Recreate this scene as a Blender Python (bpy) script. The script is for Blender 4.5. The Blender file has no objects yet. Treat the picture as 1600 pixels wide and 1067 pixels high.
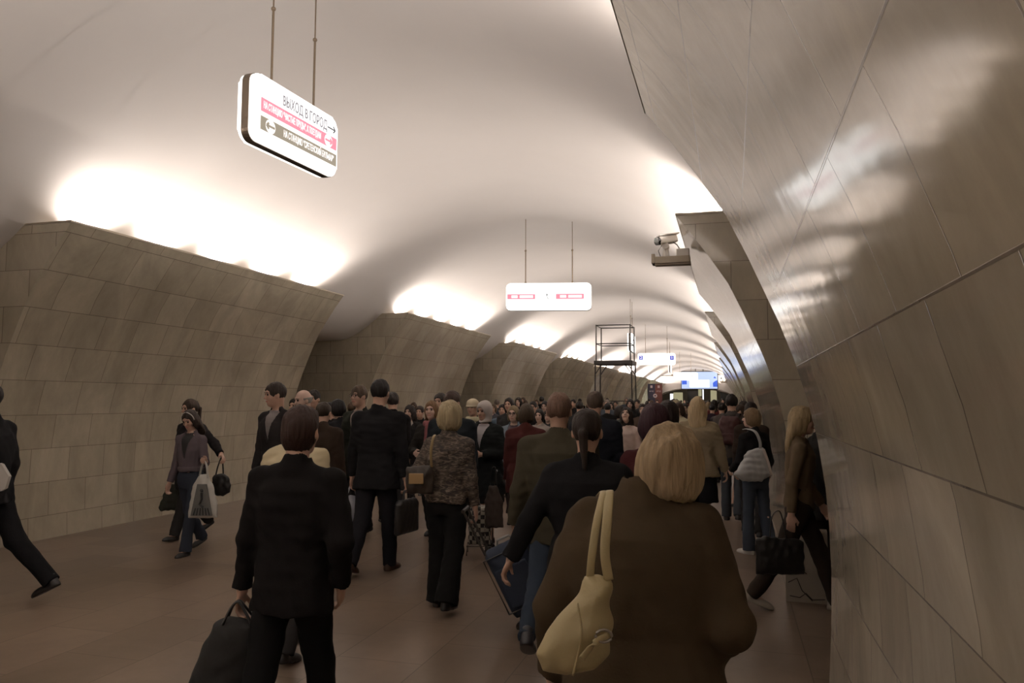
import bpy, bmesh, math, random
import numpy as np
from mathutils import Vector, Matrix
C = bpy.context.scene.collection
SC = bpy.context.scene
# ------------------------------------------------------------------ camera
EYE = 1.70; FPX = 1200.0
YAW, PITCH, ROLL = 0.2780, 0.0770, 0.0033
_r = Vector((math.cos(YAW), math.sin(YAW), 0)); _f = Vector((-math.sin(YAW), math.cos(YAW), 0)); _u = Vector((0, 0, 1))
FW = math.cos(PITCH)*_f + math.sin(PITCH)*_u
_u2 = -math.sin(PITCH)*_f + math.cos(PITCH)*_u
RT = math.cos(ROLL)*_r + math.sin(ROLL)*_u2
UP = -math.sin(ROLL)*_r + math.cos(ROLL)*_u2
cam_d = bpy.data.cameras.new('camera'); cam = bpy.data.objects.new('camera', cam_d); C.objects.link(cam)
cam_d.sensor_width = 36; cam_d.lens = 36*FPX/1600; cam_d.clip_start = 0.05; cam_d.clip_end = 400
cam.matrix_world = Matrix(((RT.x, UP.x, -FW.x, 0), (RT.y, UP.y, -FW.y, 0), (RT.z, UP.z, -FW.z, EYE), (0, 0, 0, 1)))
SC.camera = cam
# ------------------------------------------------------------------ world, exposure
w = bpy.data.worlds.new('world'); SC.world = w; w.use_nodes = True
w.node_tree.nodes['Background'].inputs[0].default_value = (0.9, 0.8, 0.7, 1)
w.node_tree.nodes['Background'].inputs[1].default_value = 0.02
vs = SC.view_settings
vs.view_transform = 'Standard'; vs.look = 'None'; vs.gamma = 1; vs.use_curve_mapping = False
vs.exposure = 0.14
SC.cycles.max_bounces = 7; SC.cycles.diffuse_bounces = 5; SC.cycles.glossy_bounces = 4
SC.cycles.sample_clamp_indirect = 4.0
SC.cycles.use_denoising = True
# hall geometry (metres): the axis runs along Y, the hall's middle is XC
XC = -3.77; PER = 9.254; LEN = 6.231; YL0 = 6.729; YR0 = 8.184; YB = -12.0; YE = 86.6; K = .973
FIRST = -2; LAST = 8
PROF = [(4.43,0.0),(4.45,.33),(4.46,.66),(4.455,.95),(4.44,1.2),(4.40,1.5),(4.35,1.74),(4.27,2.02),(4.185,2.26),(4.10,2.46),(3.99,2.72),(3.86,3.0),(3.68,3.28),(3.50,3.54),(3.33,3.76)]
PROF = [(h*K, z*K) for h, z in PROF]
COVE_W = 138.0; COVE_COL = (1.0, 0.89, 0.81)
def cove_light(x, y, side, length=.4, power=COVE_W):
    """a lamp lying in the trough behind the ledge"""
    if length < 1:
        l = bpy.data.lights.new('cove_light', 'POINT'); l.shadow_soft_size = .035; l.energy = power; l.color = COVE_COL
        o = bpy.data.objects.new('cove_light', l); C.objects.link(o); o.location = (x, y, 3.69); return
    l = bpy.data.lights.new('cove_light', 'AREA'); l.shape = 'RECTANGLE'; l.size = length; l.size_y = .10
    l.energy = power*.38; l.color = COVE_COL
    o = bpy.data.objects.new('cove_light', l); C.objects.link(o)
    Z = -Vector((side*-.5, 0, .86)).normalized(); X = Vector((0, 1, 0)); Yv = Z.cross(X)   # aims up and inwards over the ledge
    o.matrix_world = Matrix(((X.x, Yv.x, Z.x, x), (X.y, Yv.y, Z.y, y), (X.z, Yv.z, Z.z, 3.68), (0, 0, 0, 1)))
for k in range(FIRST, LAST+1):
    for side, y0 in ((-1, YL0), (1, YR0)):
        a = y0 + k*PER
        x = XC + side*3.60
        if k <= 3:
            for j in range(5): cove_light(x, a + LEN*(j+.5)/5, side)
        else:
            cove_light(x, a + LEN/2, side, LEN*.94, COVE_W*5)

# ------------------------------------------------------------------ helpers
def tag(o, label=None, cat=None, group=None, kind=None):
    if label: o['label'] = label
    if cat: o['category'] = cat
    if group: o['group'] = group
    if kind: o['kind'] = kind
    return o
def thing(name, label, cat, loc=(0,0,0), rotz=0, group=None):
    o = bpy.data.objects.new(name, None); C.objects.link(o); o.empty_display_size = .1
    o.location = loc; o.rotation_euler = (0, 0, rotz)
    return tag(o, label, cat, group)
def link(name, me, mat, parent=None, smooth=False):
    if mat is not None: me.materials.append(mat)
    o = bpy.data.objects.new(name, me); C.objects.link(o)
    if parent is not None: o.parent = parent
    if smooth:
        me.polygons.foreach_set('use_smooth', [True]*len(me.polygons))
    return o
def obj(name, bm, mat, parent=None, smooth=False):
    me = bpy.data.meshes.new(name); bmesh.ops.recalc_face_normals(bm, faces=bm.faces); bm.to_mesh(me); bm.free()
    return link(name, me, mat, parent, smooth)
def add_box(bm, c, s, rot=None, bevel=0):
    r = bmesh.ops.create_cube(bm, size=1); vs_ = r['verts']
    M = Matrix.Translation(c) @ (rot.to_4x4() if rot else Matrix.Identity(4)) @ Matrix.Diagonal((*s, 1))
    bmesh.ops.transform(bm, matrix=M, verts=vs_)
    if bevel:
        es = list({e for v in vs_ for e in v.link_edges})
        bmesh.ops.bevel(bm, geom=es, offset=bevel, segments=2, affect='EDGES', profile=.5)
    return vs_
def add_tube(bm, a, b, r1, r2=None, n=10):
    a = Vector(a); b = Vector(b); d = b-a
    r = bmesh.ops.create_cone(bm, cap_ends=True, segments=n, radius1=r1, radius2=r2 if r2 is not None else r1, depth=d.length)
    q = Vector((0,0,1)).rotation_difference(d.normalized())
    bmesh.ops.transform(bm, matrix=Matrix.Translation((a+b)/2) @ q.to_matrix().to_4x4(), verts=r['verts'])
def add_path(bm, pts, r, n=8, flat=None):
    """a bent tube through pts; flat=(half width, half thickness, side vector) makes a strap"""
    pts = [Vector(p) for p in pts]; rings = []
    for i, p in enumerate(pts):
        t = (pts[min(i+1, len(pts)-1)] - pts[max(i-1, 0)]).normalized()
        if flat: s = flat[2] - t*flat[2].dot(t)
        else: s = t.cross(Vector((0,0,1)) if abs(t.z) < .9 else Vector((1,0,0)))
        s.normalize(); q = t.cross(s)
        ra, rb = (flat[0], flat[1]) if flat else (r, r)
        rings.append([bm.verts.new(p + s*ra*math.cos(2*math.pi*k/n) + q*rb*math.sin(2*math.pi*k/n)) for k in range(n)])
    for i in range(len(rings)-1):
        for k in range(n): bm.faces.new((rings[i][k], rings[i][(k+1) % n], rings[i+1][(k+1) % n], rings[i+1][k]))
    bm.faces.new(rings[0][::-1]); bm.faces.new(rings[-1])
def rounded_rect(w_, h_, r, n=6):
    p = []
    for cx, cy, a0 in ((w_/2-r, h_/2-r, 0), (-w_/2+r, h_/2-r, 90), (-w_/2+r, -h_/2+r, 180), (w_/2-r, -h_/2+r, 270)):
        for i in range(n+1):
            a = math.radians(a0 + 90*i/n); p.append((cx + r*math.cos(a), cy + r*math.sin(a)))
    return p
def add_prism(bm, pts, y0, y1):
    """extrude an outline in XZ from y0 to y1"""
    A = [bm.verts.new((x, y0, z)) for x, z in pts]; B = [bm.verts.new((x, y1, z)) for x, z in pts]
    n = len(pts); bm.faces.new(A[::-1]); bm.faces.new(B)
    for i in range(n): bm.faces.new((A[i], A[(i+1) % n], B[(i+1) % n], B[i]))
# ------------------------------------------------------------------ materials
def newmat(name):
    m = bpy.data.materials.new(name); m.use_nodes = True
    nt = m.node_tree; return m, nt, nt.nodes['Principled BSDF']
def N(nt, t, **kw):
    n = nt.nodes.new(t)
    for k, v in kw.items():
        if k.startswith('i_'):
            key = k[2:]; key = int(key) if key.isdigit() else key.replace('_', ' ')
            n.inputs[key].default_value = v
        else: setattr(n, k, v)
    return n
_mc = {}
def plain(name, col, rough=.6, metal=0.0, var=.12, scale=6.0, spec=.5, bump=0.0, bscale=60):
    key = (name, tuple(col), rough)
    if key in _mc: return _mc[key]
    m, nt, b = newmat(name); L = nt.links
    tc = N(nt, 'ShaderNodeTexCoord'); no = N(nt, 'ShaderNodeTexNoise', i_Scale=scale, i_Detail=4.0)
    L.new(tc.outputs['Object'], no.inputs['Vector'])
    mx = N(nt, 'ShaderNodeMix', data_type='RGBA')
    mx.inputs[6].default_value = (*[c*(1-var) for c in col], 1); mx.inputs[7].default_value = (*[min(1, c*(1+var)) for c in col], 1)
    L.new(no.outputs['Fac'], mx.inputs[0]); L.new(mx.outputs[2], b.inputs['Base Color'])
    b.inputs['Roughness'].default_value = rough; b.inputs['Metallic'].default_value = metal
    b.inputs['Specular IOR Level'].default_value = spec
    if spec > .6: b.inputs['IOR'].default_value = 1.62
    if bump:
        n2 = N(nt, 'ShaderNodeTexNoise', i_Scale=float(bscale), i_Detail=3.0); L.new(tc.outputs['Object'], n2.inputs['Vector'])
        bp = N(nt, 'ShaderNodeBump', i_Strength=bump, i_Distance=.004); L.new(n2.outputs['Fac'], bp.inputs['Height']); L.new(bp.outputs[0], b.inputs['Normal'])
    _mc[key] = m; return m
def emit(name, col, strength):
    m, nt, b = newmat(name)
    b.inputs['Base Color'].default_value = (*[.15*min(1, c) for c in col], 1); b.inputs['Roughness'].default_value = .35
    b.inputs['Emission Color'].default_value = (*col, 1); b.inputs['Emission Strength'].default_value = strength
    return m
def tiles(name, c1, c2, mortar, bw, rh, rough, msize=.006, bump=.25, nscale=1.2, var=.35, off=.5, gloss_var=.03, coat=0.0, spec=.5):
    m, nt, b = newmat(name); L = nt.links
    uv = N(nt, 'ShaderNodeUVMap'); 
    br = N(nt, 'ShaderNodeTexBrick', i_Scale=1.0, offset=off, squash=1.0)
    br.inputs['Color1'].default_value = (*c1, 1); br.inputs['Color2'].default_value = (*c2, 1); br.inputs['Mortar'].default_value = (*mortar, 1)
    br.inputs['Mortar Size'].default_value = msize; br.inputs['Mortar Smooth'].default_value = .4; br.inputs['Bias'].default_value = -.1
    br.inputs['Brick Width'].default_value = bw; br.inputs['Row Height'].default_value = rh
    L.new(uv.outputs[0], br.inputs['Vector'])
    tc = N(nt, 'ShaderNodeTexCoord')
    mp = N(nt, 'ShaderNodeMapping'); mp.inputs['Scale'].default_value = (1.0, 1.0, .45); mp.inputs['Rotation'].default_value = (.2, .3, 0)
    L.new(tc.outputs['Object'], mp.inputs[0])
    n1 = N(nt, 'ShaderNodeTexNoise', i_Scale=nscale, i_Detail=8.0, i_Roughness=.62, i_Distortion=1.2); L.new(mp.outputs[0], n1.inputs['Vector'])
    n2 = N(nt, 'ShaderNodeTexNoise', i_Scale=9.0, i_Detail=6.0, i_Roughness=.7); L.new(mp.outputs[0], n2.inputs['Vector'])
    r1 = N(nt, 'ShaderNodeMapRange'); r1.inputs[1].default_value = .3; r1.inputs[2].default_value = .72; r1.inputs[3].default_value = 1-var; r1.inputs[4].default_value = 1+var*.7
    L.new(n1.outputs['Fac'], r1.inputs[0])
    r2 = N(nt, 'ShaderNodeMapRange'); r2.inputs[1].default_value = .3; r2.inputs[2].default_value = .7; r2.inputs[3].default_value = .93; r2.inputs[4].default_value = 1.06
    L.new(n2.outputs['Fac'], r2.inputs[0])
    mu = N(nt, 'ShaderNodeMath', operation='MULTIPLY'); L.new(r1.outputs[0], mu.inputs[0]); L.new(r2.outputs[0], mu.inputs[1])
    vm = N(nt, 'ShaderNodeVectorMath', operation='SCALE'); L.new(br.outputs['Color'], vm.inputs[0]); L.new(mu.outputs[0], vm.inputs['Scale'])
    L.new(vm.outputs[0], b.inputs['Base Color'])
    rr = N(nt, 'ShaderNodeMapRange'); rr.inputs[3].default_value = rough-gloss_var; rr.inputs[4].default_value = rough+gloss_var
    L.new(n1.outputs['Fac'], rr.inputs[0]); L.new(rr.outputs[0], b.inputs['Roughness'])
    # joints sit back a little; each slab's face waves slightly
    inv = N(nt, 'ShaderNodeMath', operation='SUBTRACT', i_0=1.0); L.new(br.outputs['Fac'], inv.inputs[1])
    n3 = N(nt, 'ShaderNodeTexNoise', i_Scale=2.2, i_Detail=2.0); L.new(tc.outputs['Object'], n3.inputs['Vector'])
    sep = N(nt, 'ShaderNodeSeparateColor'); L.new(br.outputs['Color'], sep.inputs[0])
    h1 = N(nt, 'ShaderNodeMath', operation='MULTIPLY_ADD', i_1=2.0); L.new(n3.outputs['Fac'], h1.inputs[0]); L.new(inv.outputs[0], h1.inputs[2])
    bp = N(nt, 'ShaderNodeBump', i_Strength=bump, i_Distance=.01); L.new(h1.outputs[0], bp.inputs['Height']); L.new(bp.outputs[0], b.inputs['Normal'])
    b.inputs['Specular IOR Level'].default_value = spec
    if spec > .6: b.inputs['IOR'].default_value = 1.62
    if coat: b.inputs['Coat Weight'].default_value = coat; b.inputs['Coat Roughness'].default_value = .06
    return m
M_MARBLE = tiles('marble_cladding', (.47,.42,.325), (.565,.51,.40), (.23,.20,.16), .56, .41, .10, msize=.004, bump=.13, var=.22, spec=.9)
M_FLOOR = tiles('granite_floor', (.165,.120,.086), (.22,.162,.120), (.075,.055,.042), .9, .6, .33, msize=.004, bump=.06, nscale=.7, var=.25)
def ceiling_mat():
    m, nt, b = newmat('vault_plaster'); L = nt.links
    tc = N(nt, 'ShaderNodeTexCoord'); n1 = N(nt, 'ShaderNodeTexNoise', i_Scale=.45, i_Detail=5.0, i_Roughness=.6); L.new(tc.outputs['Object'], n1.inputs['Vector'])
    mx = N(nt, 'ShaderNodeMix', data_type='RGBA'); mx.inputs[6].default_value = (.70,.665,.64,1); mx.inputs[7].default_value = (.80,.765,.74,1)
    L.new(n1.outputs['Fac'], mx.inputs[0]); L.new(mx.outputs[2], b.inputs['Base Color']); b.inputs['Roughness'].default_value = .75
    n2 = N(nt, 'ShaderNodeTexNoise', i_Scale=7.0, i_Detail=4.0); L.new(tc.outputs['Object'], n2.inputs['Vector'])
    bp = N(nt, 'ShaderNodeBump', i_Strength=.12, i_Distance=.01); L.new(n2.outputs['Fac'], bp.inputs['Height']); L.new(bp.outputs[0], b.inputs['Normal'])
    return m
M_CEIL = ceiling_mat()
M_TRIM = plain('ledge_metal', (.42,.37,.29), .35, .4)
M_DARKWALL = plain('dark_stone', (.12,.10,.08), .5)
# ------------------------------------------------------------------ structure
def surf(name, rows, uvs, mat, kind='structure', smooth=True):
    """grid surface: rows[i][j] points, uvs same shape"""
    bm = bmesh.new(); ul = bm.loops.layers.uv.new('UVMap')
    V = [[bm.verts.new(p) for p in r] for r in rows]
    for i in range(len(rows)-1):
        for j in range(len(rows[0])-1):
            f = bm.faces.new((V[i][j], V[i][j+1], V[i+1][j+1], V[i+1][j])); f.smooth = smooth
            for l, (a, b_) in zip(f.loops, ((i,j),(i,j+1),(i+1,j+1),(i+1,j))): l[ul].uv = uvs[a][b_]
    return bm
# vault: an arc over the hall that flares into the flat ceilings of the passages
vault = []
R_, ZC = 5.72, -.32
for i in range(25):
    x = 3.9*i/24; vault.append((x, ZC + math.sqrt(R_*R_-x*x)))
vault += [(4.15,3.655),(4.4,3.47),(4.65,3.31),(4.9,3.2),(5.15,3.165),(5.6,3.16),(11.5,3.16)]
vault = [(x*K, z*K) for x, z in vault]
vp = [(-x, z) for x, z in vault[:0:-1]] + vault
ys = [YB, 0, 20, 50, YE]
bm = surf('ceiling', [[(XC+x, y, z) for x, z in vp] for y in ys], [[(x, y) for x, z in vp] for y in ys], M_CEIL)
me_up = bm
tag(obj('ceiling', bm, M_CEIL), kind='structure')
bm = bmesh.new(); ul = bm.loops.layers.uv.new('UVMap')
f = bm.faces.new([bm.verts.new(p) for p in ((XC-11.5,YB,0),(XC+11.5,YB,0),(XC+11.5,102,0),(XC-11.5,102,0))])
for l in f.loops: l[ul].uv = (l.vert.co.y+.2, l.vert.co.x+.15)
o = obj('floor', bm, M_FLOOR); tag(o, kind='structure')
# pylons: flared marble piers, each an individual block of wall
def pylon(side, a, b, name):
    bm = bmesh.new(); ul = bm.loops.layers.uv.new('UVMap')
    pr = [(XC+side*h, z) for h, z in PROF]
    depth = 7.4
    def face(vs_, uvf, sm=False):
        f = bm.faces.new(vs_); f.smooth = sm
        for l in f.loops: l[ul].uv = uvf(l.vert.co)
    ysl = [a, (a+b)/2, b]
    G = [[bm.verts.new((x, y, z)) for x, z in pr] for y in ysl]
    for i in range(2):
        for j in range(len(pr)-1): face((G[i][j], G[i][j+1], G[i+1][j+1], G[i+1][j]), lambda c: (c.y - a + .21, c.z+.13), True)
    # end faces, ledge top and platform-side face (own vertices so the arris stays sharp)
    for y in (a, b):
        q = [bm.verts.new((x, y, z)) for x, z in pr]
        out = [bm.verts.new((XC+side*depth, y, z)) for x, z in pr]
        for j in range(len(pr)-1): face((q[j], q[j+1], out[j+1], out[j]), lambda c: (abs(c.x-XC)*.8+.33, c.z+.13))
    P = [bm.verts.new(p) for p in ((pr[-1][0],a,3.76*K),(pr[-1][0],b,3.76*K),(XC+side*depth,b,3.76*K),(XC+side*depth,a,3.76*K),(XC+side*depth,b,0),(XC+side*depth,a,0))]
    face((P[0],P[1],P[2],P[3]), lambda c: (c.y, c.x)); face((P[3],P[2],P[4],P[5]), lambda c: (c.y, c.z))
    tag(obj(name, bm, M_MARBLE), kind='structure')
    # thin rim along the ledge's top edge
    bm = bmesh.new(); x0 = XC+side*3.33*K
    add_box(bm, (x0+side*.03, (a+b)/2, 3.673), (.075, b-a+.02, .022))
    add_box(bm, (x0+side*.36, a+.03, 3.673), (.66, .06, .022)); add_box(bm, (x0+side*.36, b-.03, 3.673), (.66, .06, .022))
    tag(obj('trim_%d' % (len([1 for q in bpy.data.objects if q.name.startswith('trim_')])+1), bm, M_TRIM), kind='structure')
for k in range(FIRST, LAST+1):
    for side, y0, nm in ((-1, YL0, 'wall_left'), (1, YR0, 'wall_right')):
        a = y0 + k*PER
        pylon(side, max(a, YB), min(a+LEN, YE-.02), nm)
    # low baffle plates added unseen beside each trough lamp to shape its light
        if k <= 3:
            bm = bmesh.new()
            for j in range(5):
                for s in (-1, 1): add_box(bm, (XC+side*3.62, a+LEN*(j+.5)/5+s*.08, 3.69), (.24, .010, .09))
            tag(obj('trim_%d' % (len([1 for q in bpy.data.objects if q.name.startswith('trim_')])+1), bm, M_TRIM), kind='structure')
# outer walls of the platforms, back wall, end wall with its low arch
def box_wall(name, c, s, mat=None):
    bm = bmesh.new(); add_box(bm, c, s); uvl = bm.loops.layers.uv.new('UVMap')
    for f in bm.faces:
        for l in f.loops:
            co = l.vert.co; l[uvl].uv = (co.y if abs(f.normal.x) > .5 else co.x, co.z)
    tag(obj(name, bm, mat or M_MARBLE), kind='structure')
box_wall('wall_left_platform', (XC-11.3, 37, 1.55), (.2, 98, 3.2))
box_wall('wall_right_platform', (XC+11.3, 37, 1.55), (.2, 98, 3.2))
box_wall('wall_back', (XC, YB-.1, 2.8), (23.4, .2, 5.8), M_CEIL)
bm = bmesh.new()
arch = [(-3.75 + 7.5*i/24) for i in range(25)]
az = [2.0 + 1.05*math.sqrt(max(0, 1-(x/3.9)**2)) for x in arch]
for y, in ((YE,),):
    lo = [bm.verts.new((XC+x, y, z)) for x, z in zip(arch, az)]; hi = [bm.verts.new((XC+x, y, 5.6)) for x in arch]
    for i in range(24): bm.faces.new((lo[i], lo[i+1], hi[i+1], hi[i]))
    for s in (-1, 1):
        e = 0 if s < 0 else -1
        bm.faces.new([bm.verts.new(p) for p in ((XC+s*3.75, y, 0), (XC+s*11.5, y, 0), (XC+s*11.5, y, 5.6), (XC+s*3.75, y, 5.6))])
r = bmesh.ops.extrude_face_region(bm, geom=bm.faces[:]); bmesh.ops.translate(bm, vec=(0,.5,0), verts=[v for v in r['geom'] if isinstance(v, bmesh.types.BMVert)])
tag(obj('wall_end', bm, M_CEIL), kind='structure')
bm = bmesh.new()
add_path(bm, [(XC+x, YE-.06, z+.06) for x, z in zip(arch, az)], .09, 6)
tag(obj('trim_arch', bm, M_DARKWALL), kind='structure')
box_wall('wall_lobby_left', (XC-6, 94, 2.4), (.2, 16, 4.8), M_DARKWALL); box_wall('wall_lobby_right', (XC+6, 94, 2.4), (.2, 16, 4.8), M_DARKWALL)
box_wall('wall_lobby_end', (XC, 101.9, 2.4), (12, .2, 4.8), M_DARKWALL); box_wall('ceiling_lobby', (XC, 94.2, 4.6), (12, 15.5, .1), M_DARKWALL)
# ------------------------------------------------------------------ signed-distance modelling kit (smooth organic shapes)
def V3(*a): return np.array(a, float)
def nrm(a): return a/np.linalg.norm(a)
def smin(a, b, k):
    h = np.maximum(k-np.abs(a-b), 0)/k; return np.minimum(a, b)-h*h*k*.25
def smax(a, b, k): return -smin(-a, -b, k)
def rotx(d): a = math.radians(d); return np.array([[1,0,0],[0,math.cos(a),-math.sin(a)],[0,math.sin(a),math.cos(a)]])
def roty(d): a = math.radians(d); return np.array([[math.cos(a),0,math.sin(a)],[0,1,0],[-math.sin(a),0,math.cos(a)]])
def rotzz(d): a = math.radians(d); return np.array([[math.cos(a),-math.sin(a),0],[math.sin(a),math.cos(a),0],[0,0,1]])
def cone(P, a, b, r1, r2):
    ab = b-a; L2 = ab@ab; q = P-a
    t = np.clip((q@ab)/L2, 0, 1)
    d = q - t[:,None]*ab
    return np.sqrt((d*d).sum(1)) - (r1+(r2-r1)*t)
def ell(P, c, r, R=None):
    q = P-c
    if R is not None: q = q@R            # R columns are the ellipsoid's axes
    r = np.asarray(r, float)
    k0 = np.sqrt(((q/r)**2).sum(1)); k1 = np.sqrt(((q/(r*r))**2).sum(1))+1e-9
    return k0*(k0-1)/k1
def boxd(P, c, h, R=None, rad=0.0):
    q = P-c
    if R is not None: q = q@R
    q = np.abs(q)-(np.asarray(h)-rad)
    return np.sqrt((np.maximum(q, 0)**2).sum(1))+np.minimum(q.max(1), 0)-rad
def loft(P, zs, rx, ry, cy=None, cx=None, n=2.5):
    z = P[:,2]; X = np.interp(z, zs, rx); Y = np.interp(z, zs, ry)
    y = P[:,1]-(np.interp(z, zs, cy) if cy is not None else 0); x = P[:,0]-(np.interp(z, zs, cx) if cx is not None else 0)
    k = ((np.abs(x)/X)**n+(np.abs(y)/Y)**n)**(1/n)
    g = np.minimum(X, Y)*.6+np.sqrt(x*x+y*y)/np.maximum(k, .3)*.4
    return np.maximum((k-1)*g, np.maximum(zs[0]-z, z-zs[-1]))
class Noise:
    def __init__(s, seed, wl, n=7, stretch=(1,1,1)):
        r = np.random.RandomState(seed); k = r.normal(size=(n,3)); k /= np.linalg.norm(k, axis=1)[:,None]
        s.k = k*(2*np.pi/wl)*r.uniform(.6, 1.7, (n,1))/np.array(stretch); s.p = r.uniform(0, 6.28, n)
    def __call__(s, P): return np.sin(P@s.k.T+s.p).mean(1)*1.6
def nets(S, lo, v):
    neg = S < 0; nx, ny, nz = S.shape
    cnt = np.zeros((nx-1, ny-1, nz-1), np.int8)
    for i in (0,1):
        for j in (0,1):
            for k in (0,1): cnt += neg[i:nx-1+i, j:ny-1+j, k:nz-1+k]
    ci = np.argwhere((cnt > 0) & (cnt < 8))
    if len(ci) == 0: return np.zeros((0,3)), np.zeros((0,4), int)
    idx = -np.ones(cnt.shape, np.int32); idx[ci[:,0], ci[:,1], ci[:,2]] = np.arange(len(ci))
    acc = np.zeros((len(ci), 3)); wt = np.zeros(len(ci))
    crn = [(i,j,k) for i in (0,1) for j in (0,1) for k in (0,1)]
    val = {c: S[ci[:,0]+c[0], ci[:,1]+c[1], ci[:,2]+c[2]] for c in crn}
    for c in crn:
        for ax in range(3):
            if c[ax]: continue
            d = list(c); d[ax] = 1; d = tuple(d)
            a, b = val[c], val[d]; m = (a < 0) != (b < 0)
            t = np.where(m, a/np.where(m, a-b, 1), 0)
            p = np.array(c, float)[None,:].repeat(len(ci), 0); p[:,ax] += t
            acc += p*m[:,None]; wt += m
    Vt = (ci+acc/wt[:,None])*v+lo
    F = []
    for ax in range(3):
        o1, o2 = [q for q in range(3) if q != ax]
        sl0 = [slice(1, None)]*3; sl1 = [slice(1, None)]*3
        sl0 = [slice(1, S.shape[q]-1) for q in range(3)]; sl1 = list(sl0)
        sl0[ax] = slice(0, S.shape[ax]-1); sl1[ax] = slice(1, S.shape[ax])
        A = neg[tuple(sl0)]; B = neg[tuple(sl1)]
        e = np.argwhere(A != B); 
        if not len(e): continue
        flip = A[e[:,0], e[:,1], e[:,2]]
        base = e.copy()
        for q in range(3):
            if q != ax: base[:,q] += 1
        def cell(d1, d2):
            c = base.copy(); c[:,o1] -= d1; c[:,o2] -= d2
            return idx[c[:,0], c[:,1], c[:,2]]
        q = np.stack([cell(1,1), cell(0,1), cell(0,0), cell(1,0)], 1)
        if ax == 1: flip = ~flip
        q = np.where(flip[:,None], q, q[:,::-1]); F.append(q)
    return Vt, np.concatenate(F)
def mesh_sdf(f, lo, hi, v):
    lo = np.array(lo, float)-2*v; hi = np.array(hi, float)+2*v
    nb = np.ceil((hi-lo)/(4*v)).astype(int)
    g = [lo[a]+(np.arange(nb[a])*4+1.5)*v for a in range(3)]
    G = np.stack(np.meshgrid(*g, indexing='ij'), -1).reshape(-1, 3)
    D = f(G).reshape(nb)
    S = D.repeat(4, 0).repeat(4, 1).repeat(4, 2).astype(np.float32)
    act = np.abs(D) < 4*v*1.6+.008
    ab = np.argwhere(act)
    off = np.stack(np.meshgrid(range(4), range(4), range(4), indexing='ij'), -1).reshape(-1, 3)
    pi = (ab[:,None,:]*4+off[None]).reshape(-1, 3)
    S[pi[:,0], pi[:,1], pi[:,2]] = f(pi*v+lo)
    S[0] = S[-1] = 1; S[:,0] = S[:,-1] = 1; S[:,:,0] = S[:,:,-1] = 1
    return nets(S, lo, v)
def npmesh(name, Vt, F, mat, parent=None):
    me = bpy.data.meshes.new(name)
    me.vertices.add(len(Vt)); me.vertices.foreach_set('co', Vt.astype(np.float32).ravel())
    n = len(F); me.loops.add(n*4); me.polygons.add(n)
    me.polygons.foreach_set('loop_start', np.arange(n)*4); me.loops.foreach_set('vertex_index', F.astype(np.int32).ravel())
    me.update(calc_edges=True); me.validate()
    return link(name, me, mat, parent, True)
def sdf_obj(name, f, lo, hi, v, mat, parent=None):
    Vt, F = mesh_sdf(f, lo, hi, v)
    return npmesh(name, Vt, F, mat, parent)

# ------------------------------------------------------------------ people
SKIN = plain('skin', (.50,.32,.24), .5, var=.05, scale=20); SKIN_PALE = plain('skin_pale', (.60,.42,.34), .5, var=.05, scale=20)
EYE_M = plain('eye_dark', (.03,.02,.02), .2, var=0); LIP_M = plain('lips', (.38,.13,.11), .45, var=.05)
def cloth(col, rough=.9, bump=.25): return plain('fabric_%02d_%02d_%02d' % tuple(int(c*99) for c in col), col, rough, var=.15, spec=.08, bump=bump, bscale=140)
def hairmat(col):
    key = ('hair', tuple(col))
    if key in _mc: return _mc[key]
    m, nt, b = newmat('hair'); L = nt.links
    tc = N(nt, 'ShaderNodeTexCoord'); mp = N(nt, 'ShaderNodeMapping'); mp.inputs['Scale'].default_value = (85, 85, 7)
    L.new(tc.outputs['Object'], mp.inputs[0]); no = N(nt, 'ShaderNodeTexNoise', i_Scale=1.0, i_Detail=3.0); L.new(mp.outputs[0], no.inputs['Vector'])
    mx = N(nt, 'ShaderNodeMix', data_type='RGBA'); mx.inputs[6].default_value = (*[c*.45 for c in col], 1); mx.inputs[7].default_value = (*[min(1, c*1.45) for c in col], 1)
    L.new(no.outputs['Fac'], mx.inputs[0]); L.new(mx.outputs[2], b.inputs['Base Color']); b.inputs['Roughness'].default_value = .62; b.inputs['Specular IOR Level'].default_value = .3
    bp = N(nt, 'ShaderNodeBump', i_Strength=.9, i_Distance=.008); L.new(no.outputs['Fac'], bp.inputs['Height']); L.new(bp.outputs[0], b.inputs['Normal'])
    _mc[key] = m; return m
BLACK=(.012,.011,.011); CHAR=(.025,.024,.024); NAVY=(.014,.018,.03); DBROWN=(.035,.024,.016); HB=(.018,.013,.010); HBR=(.07,.042,.025)
JEAN=(.045,.06,.09); BLOND=(.50,.37,.20)
STAND = ((3,4,0),(-3,4,0)); WALK = ((24,6,-6),(-18,22,24)); WALK2 = ((-18,22,24),(24,6,-6)); STEP = ((14,8,0),(-10,14,10))
HANG = (4,7,12,.2); SWF = (22,7,25,.2); SWB = (-22,8,12,.1); BENT = (12,10,95,.5); FOLD = (18,12,100,1.1)
PEOPLE = {}
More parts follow.
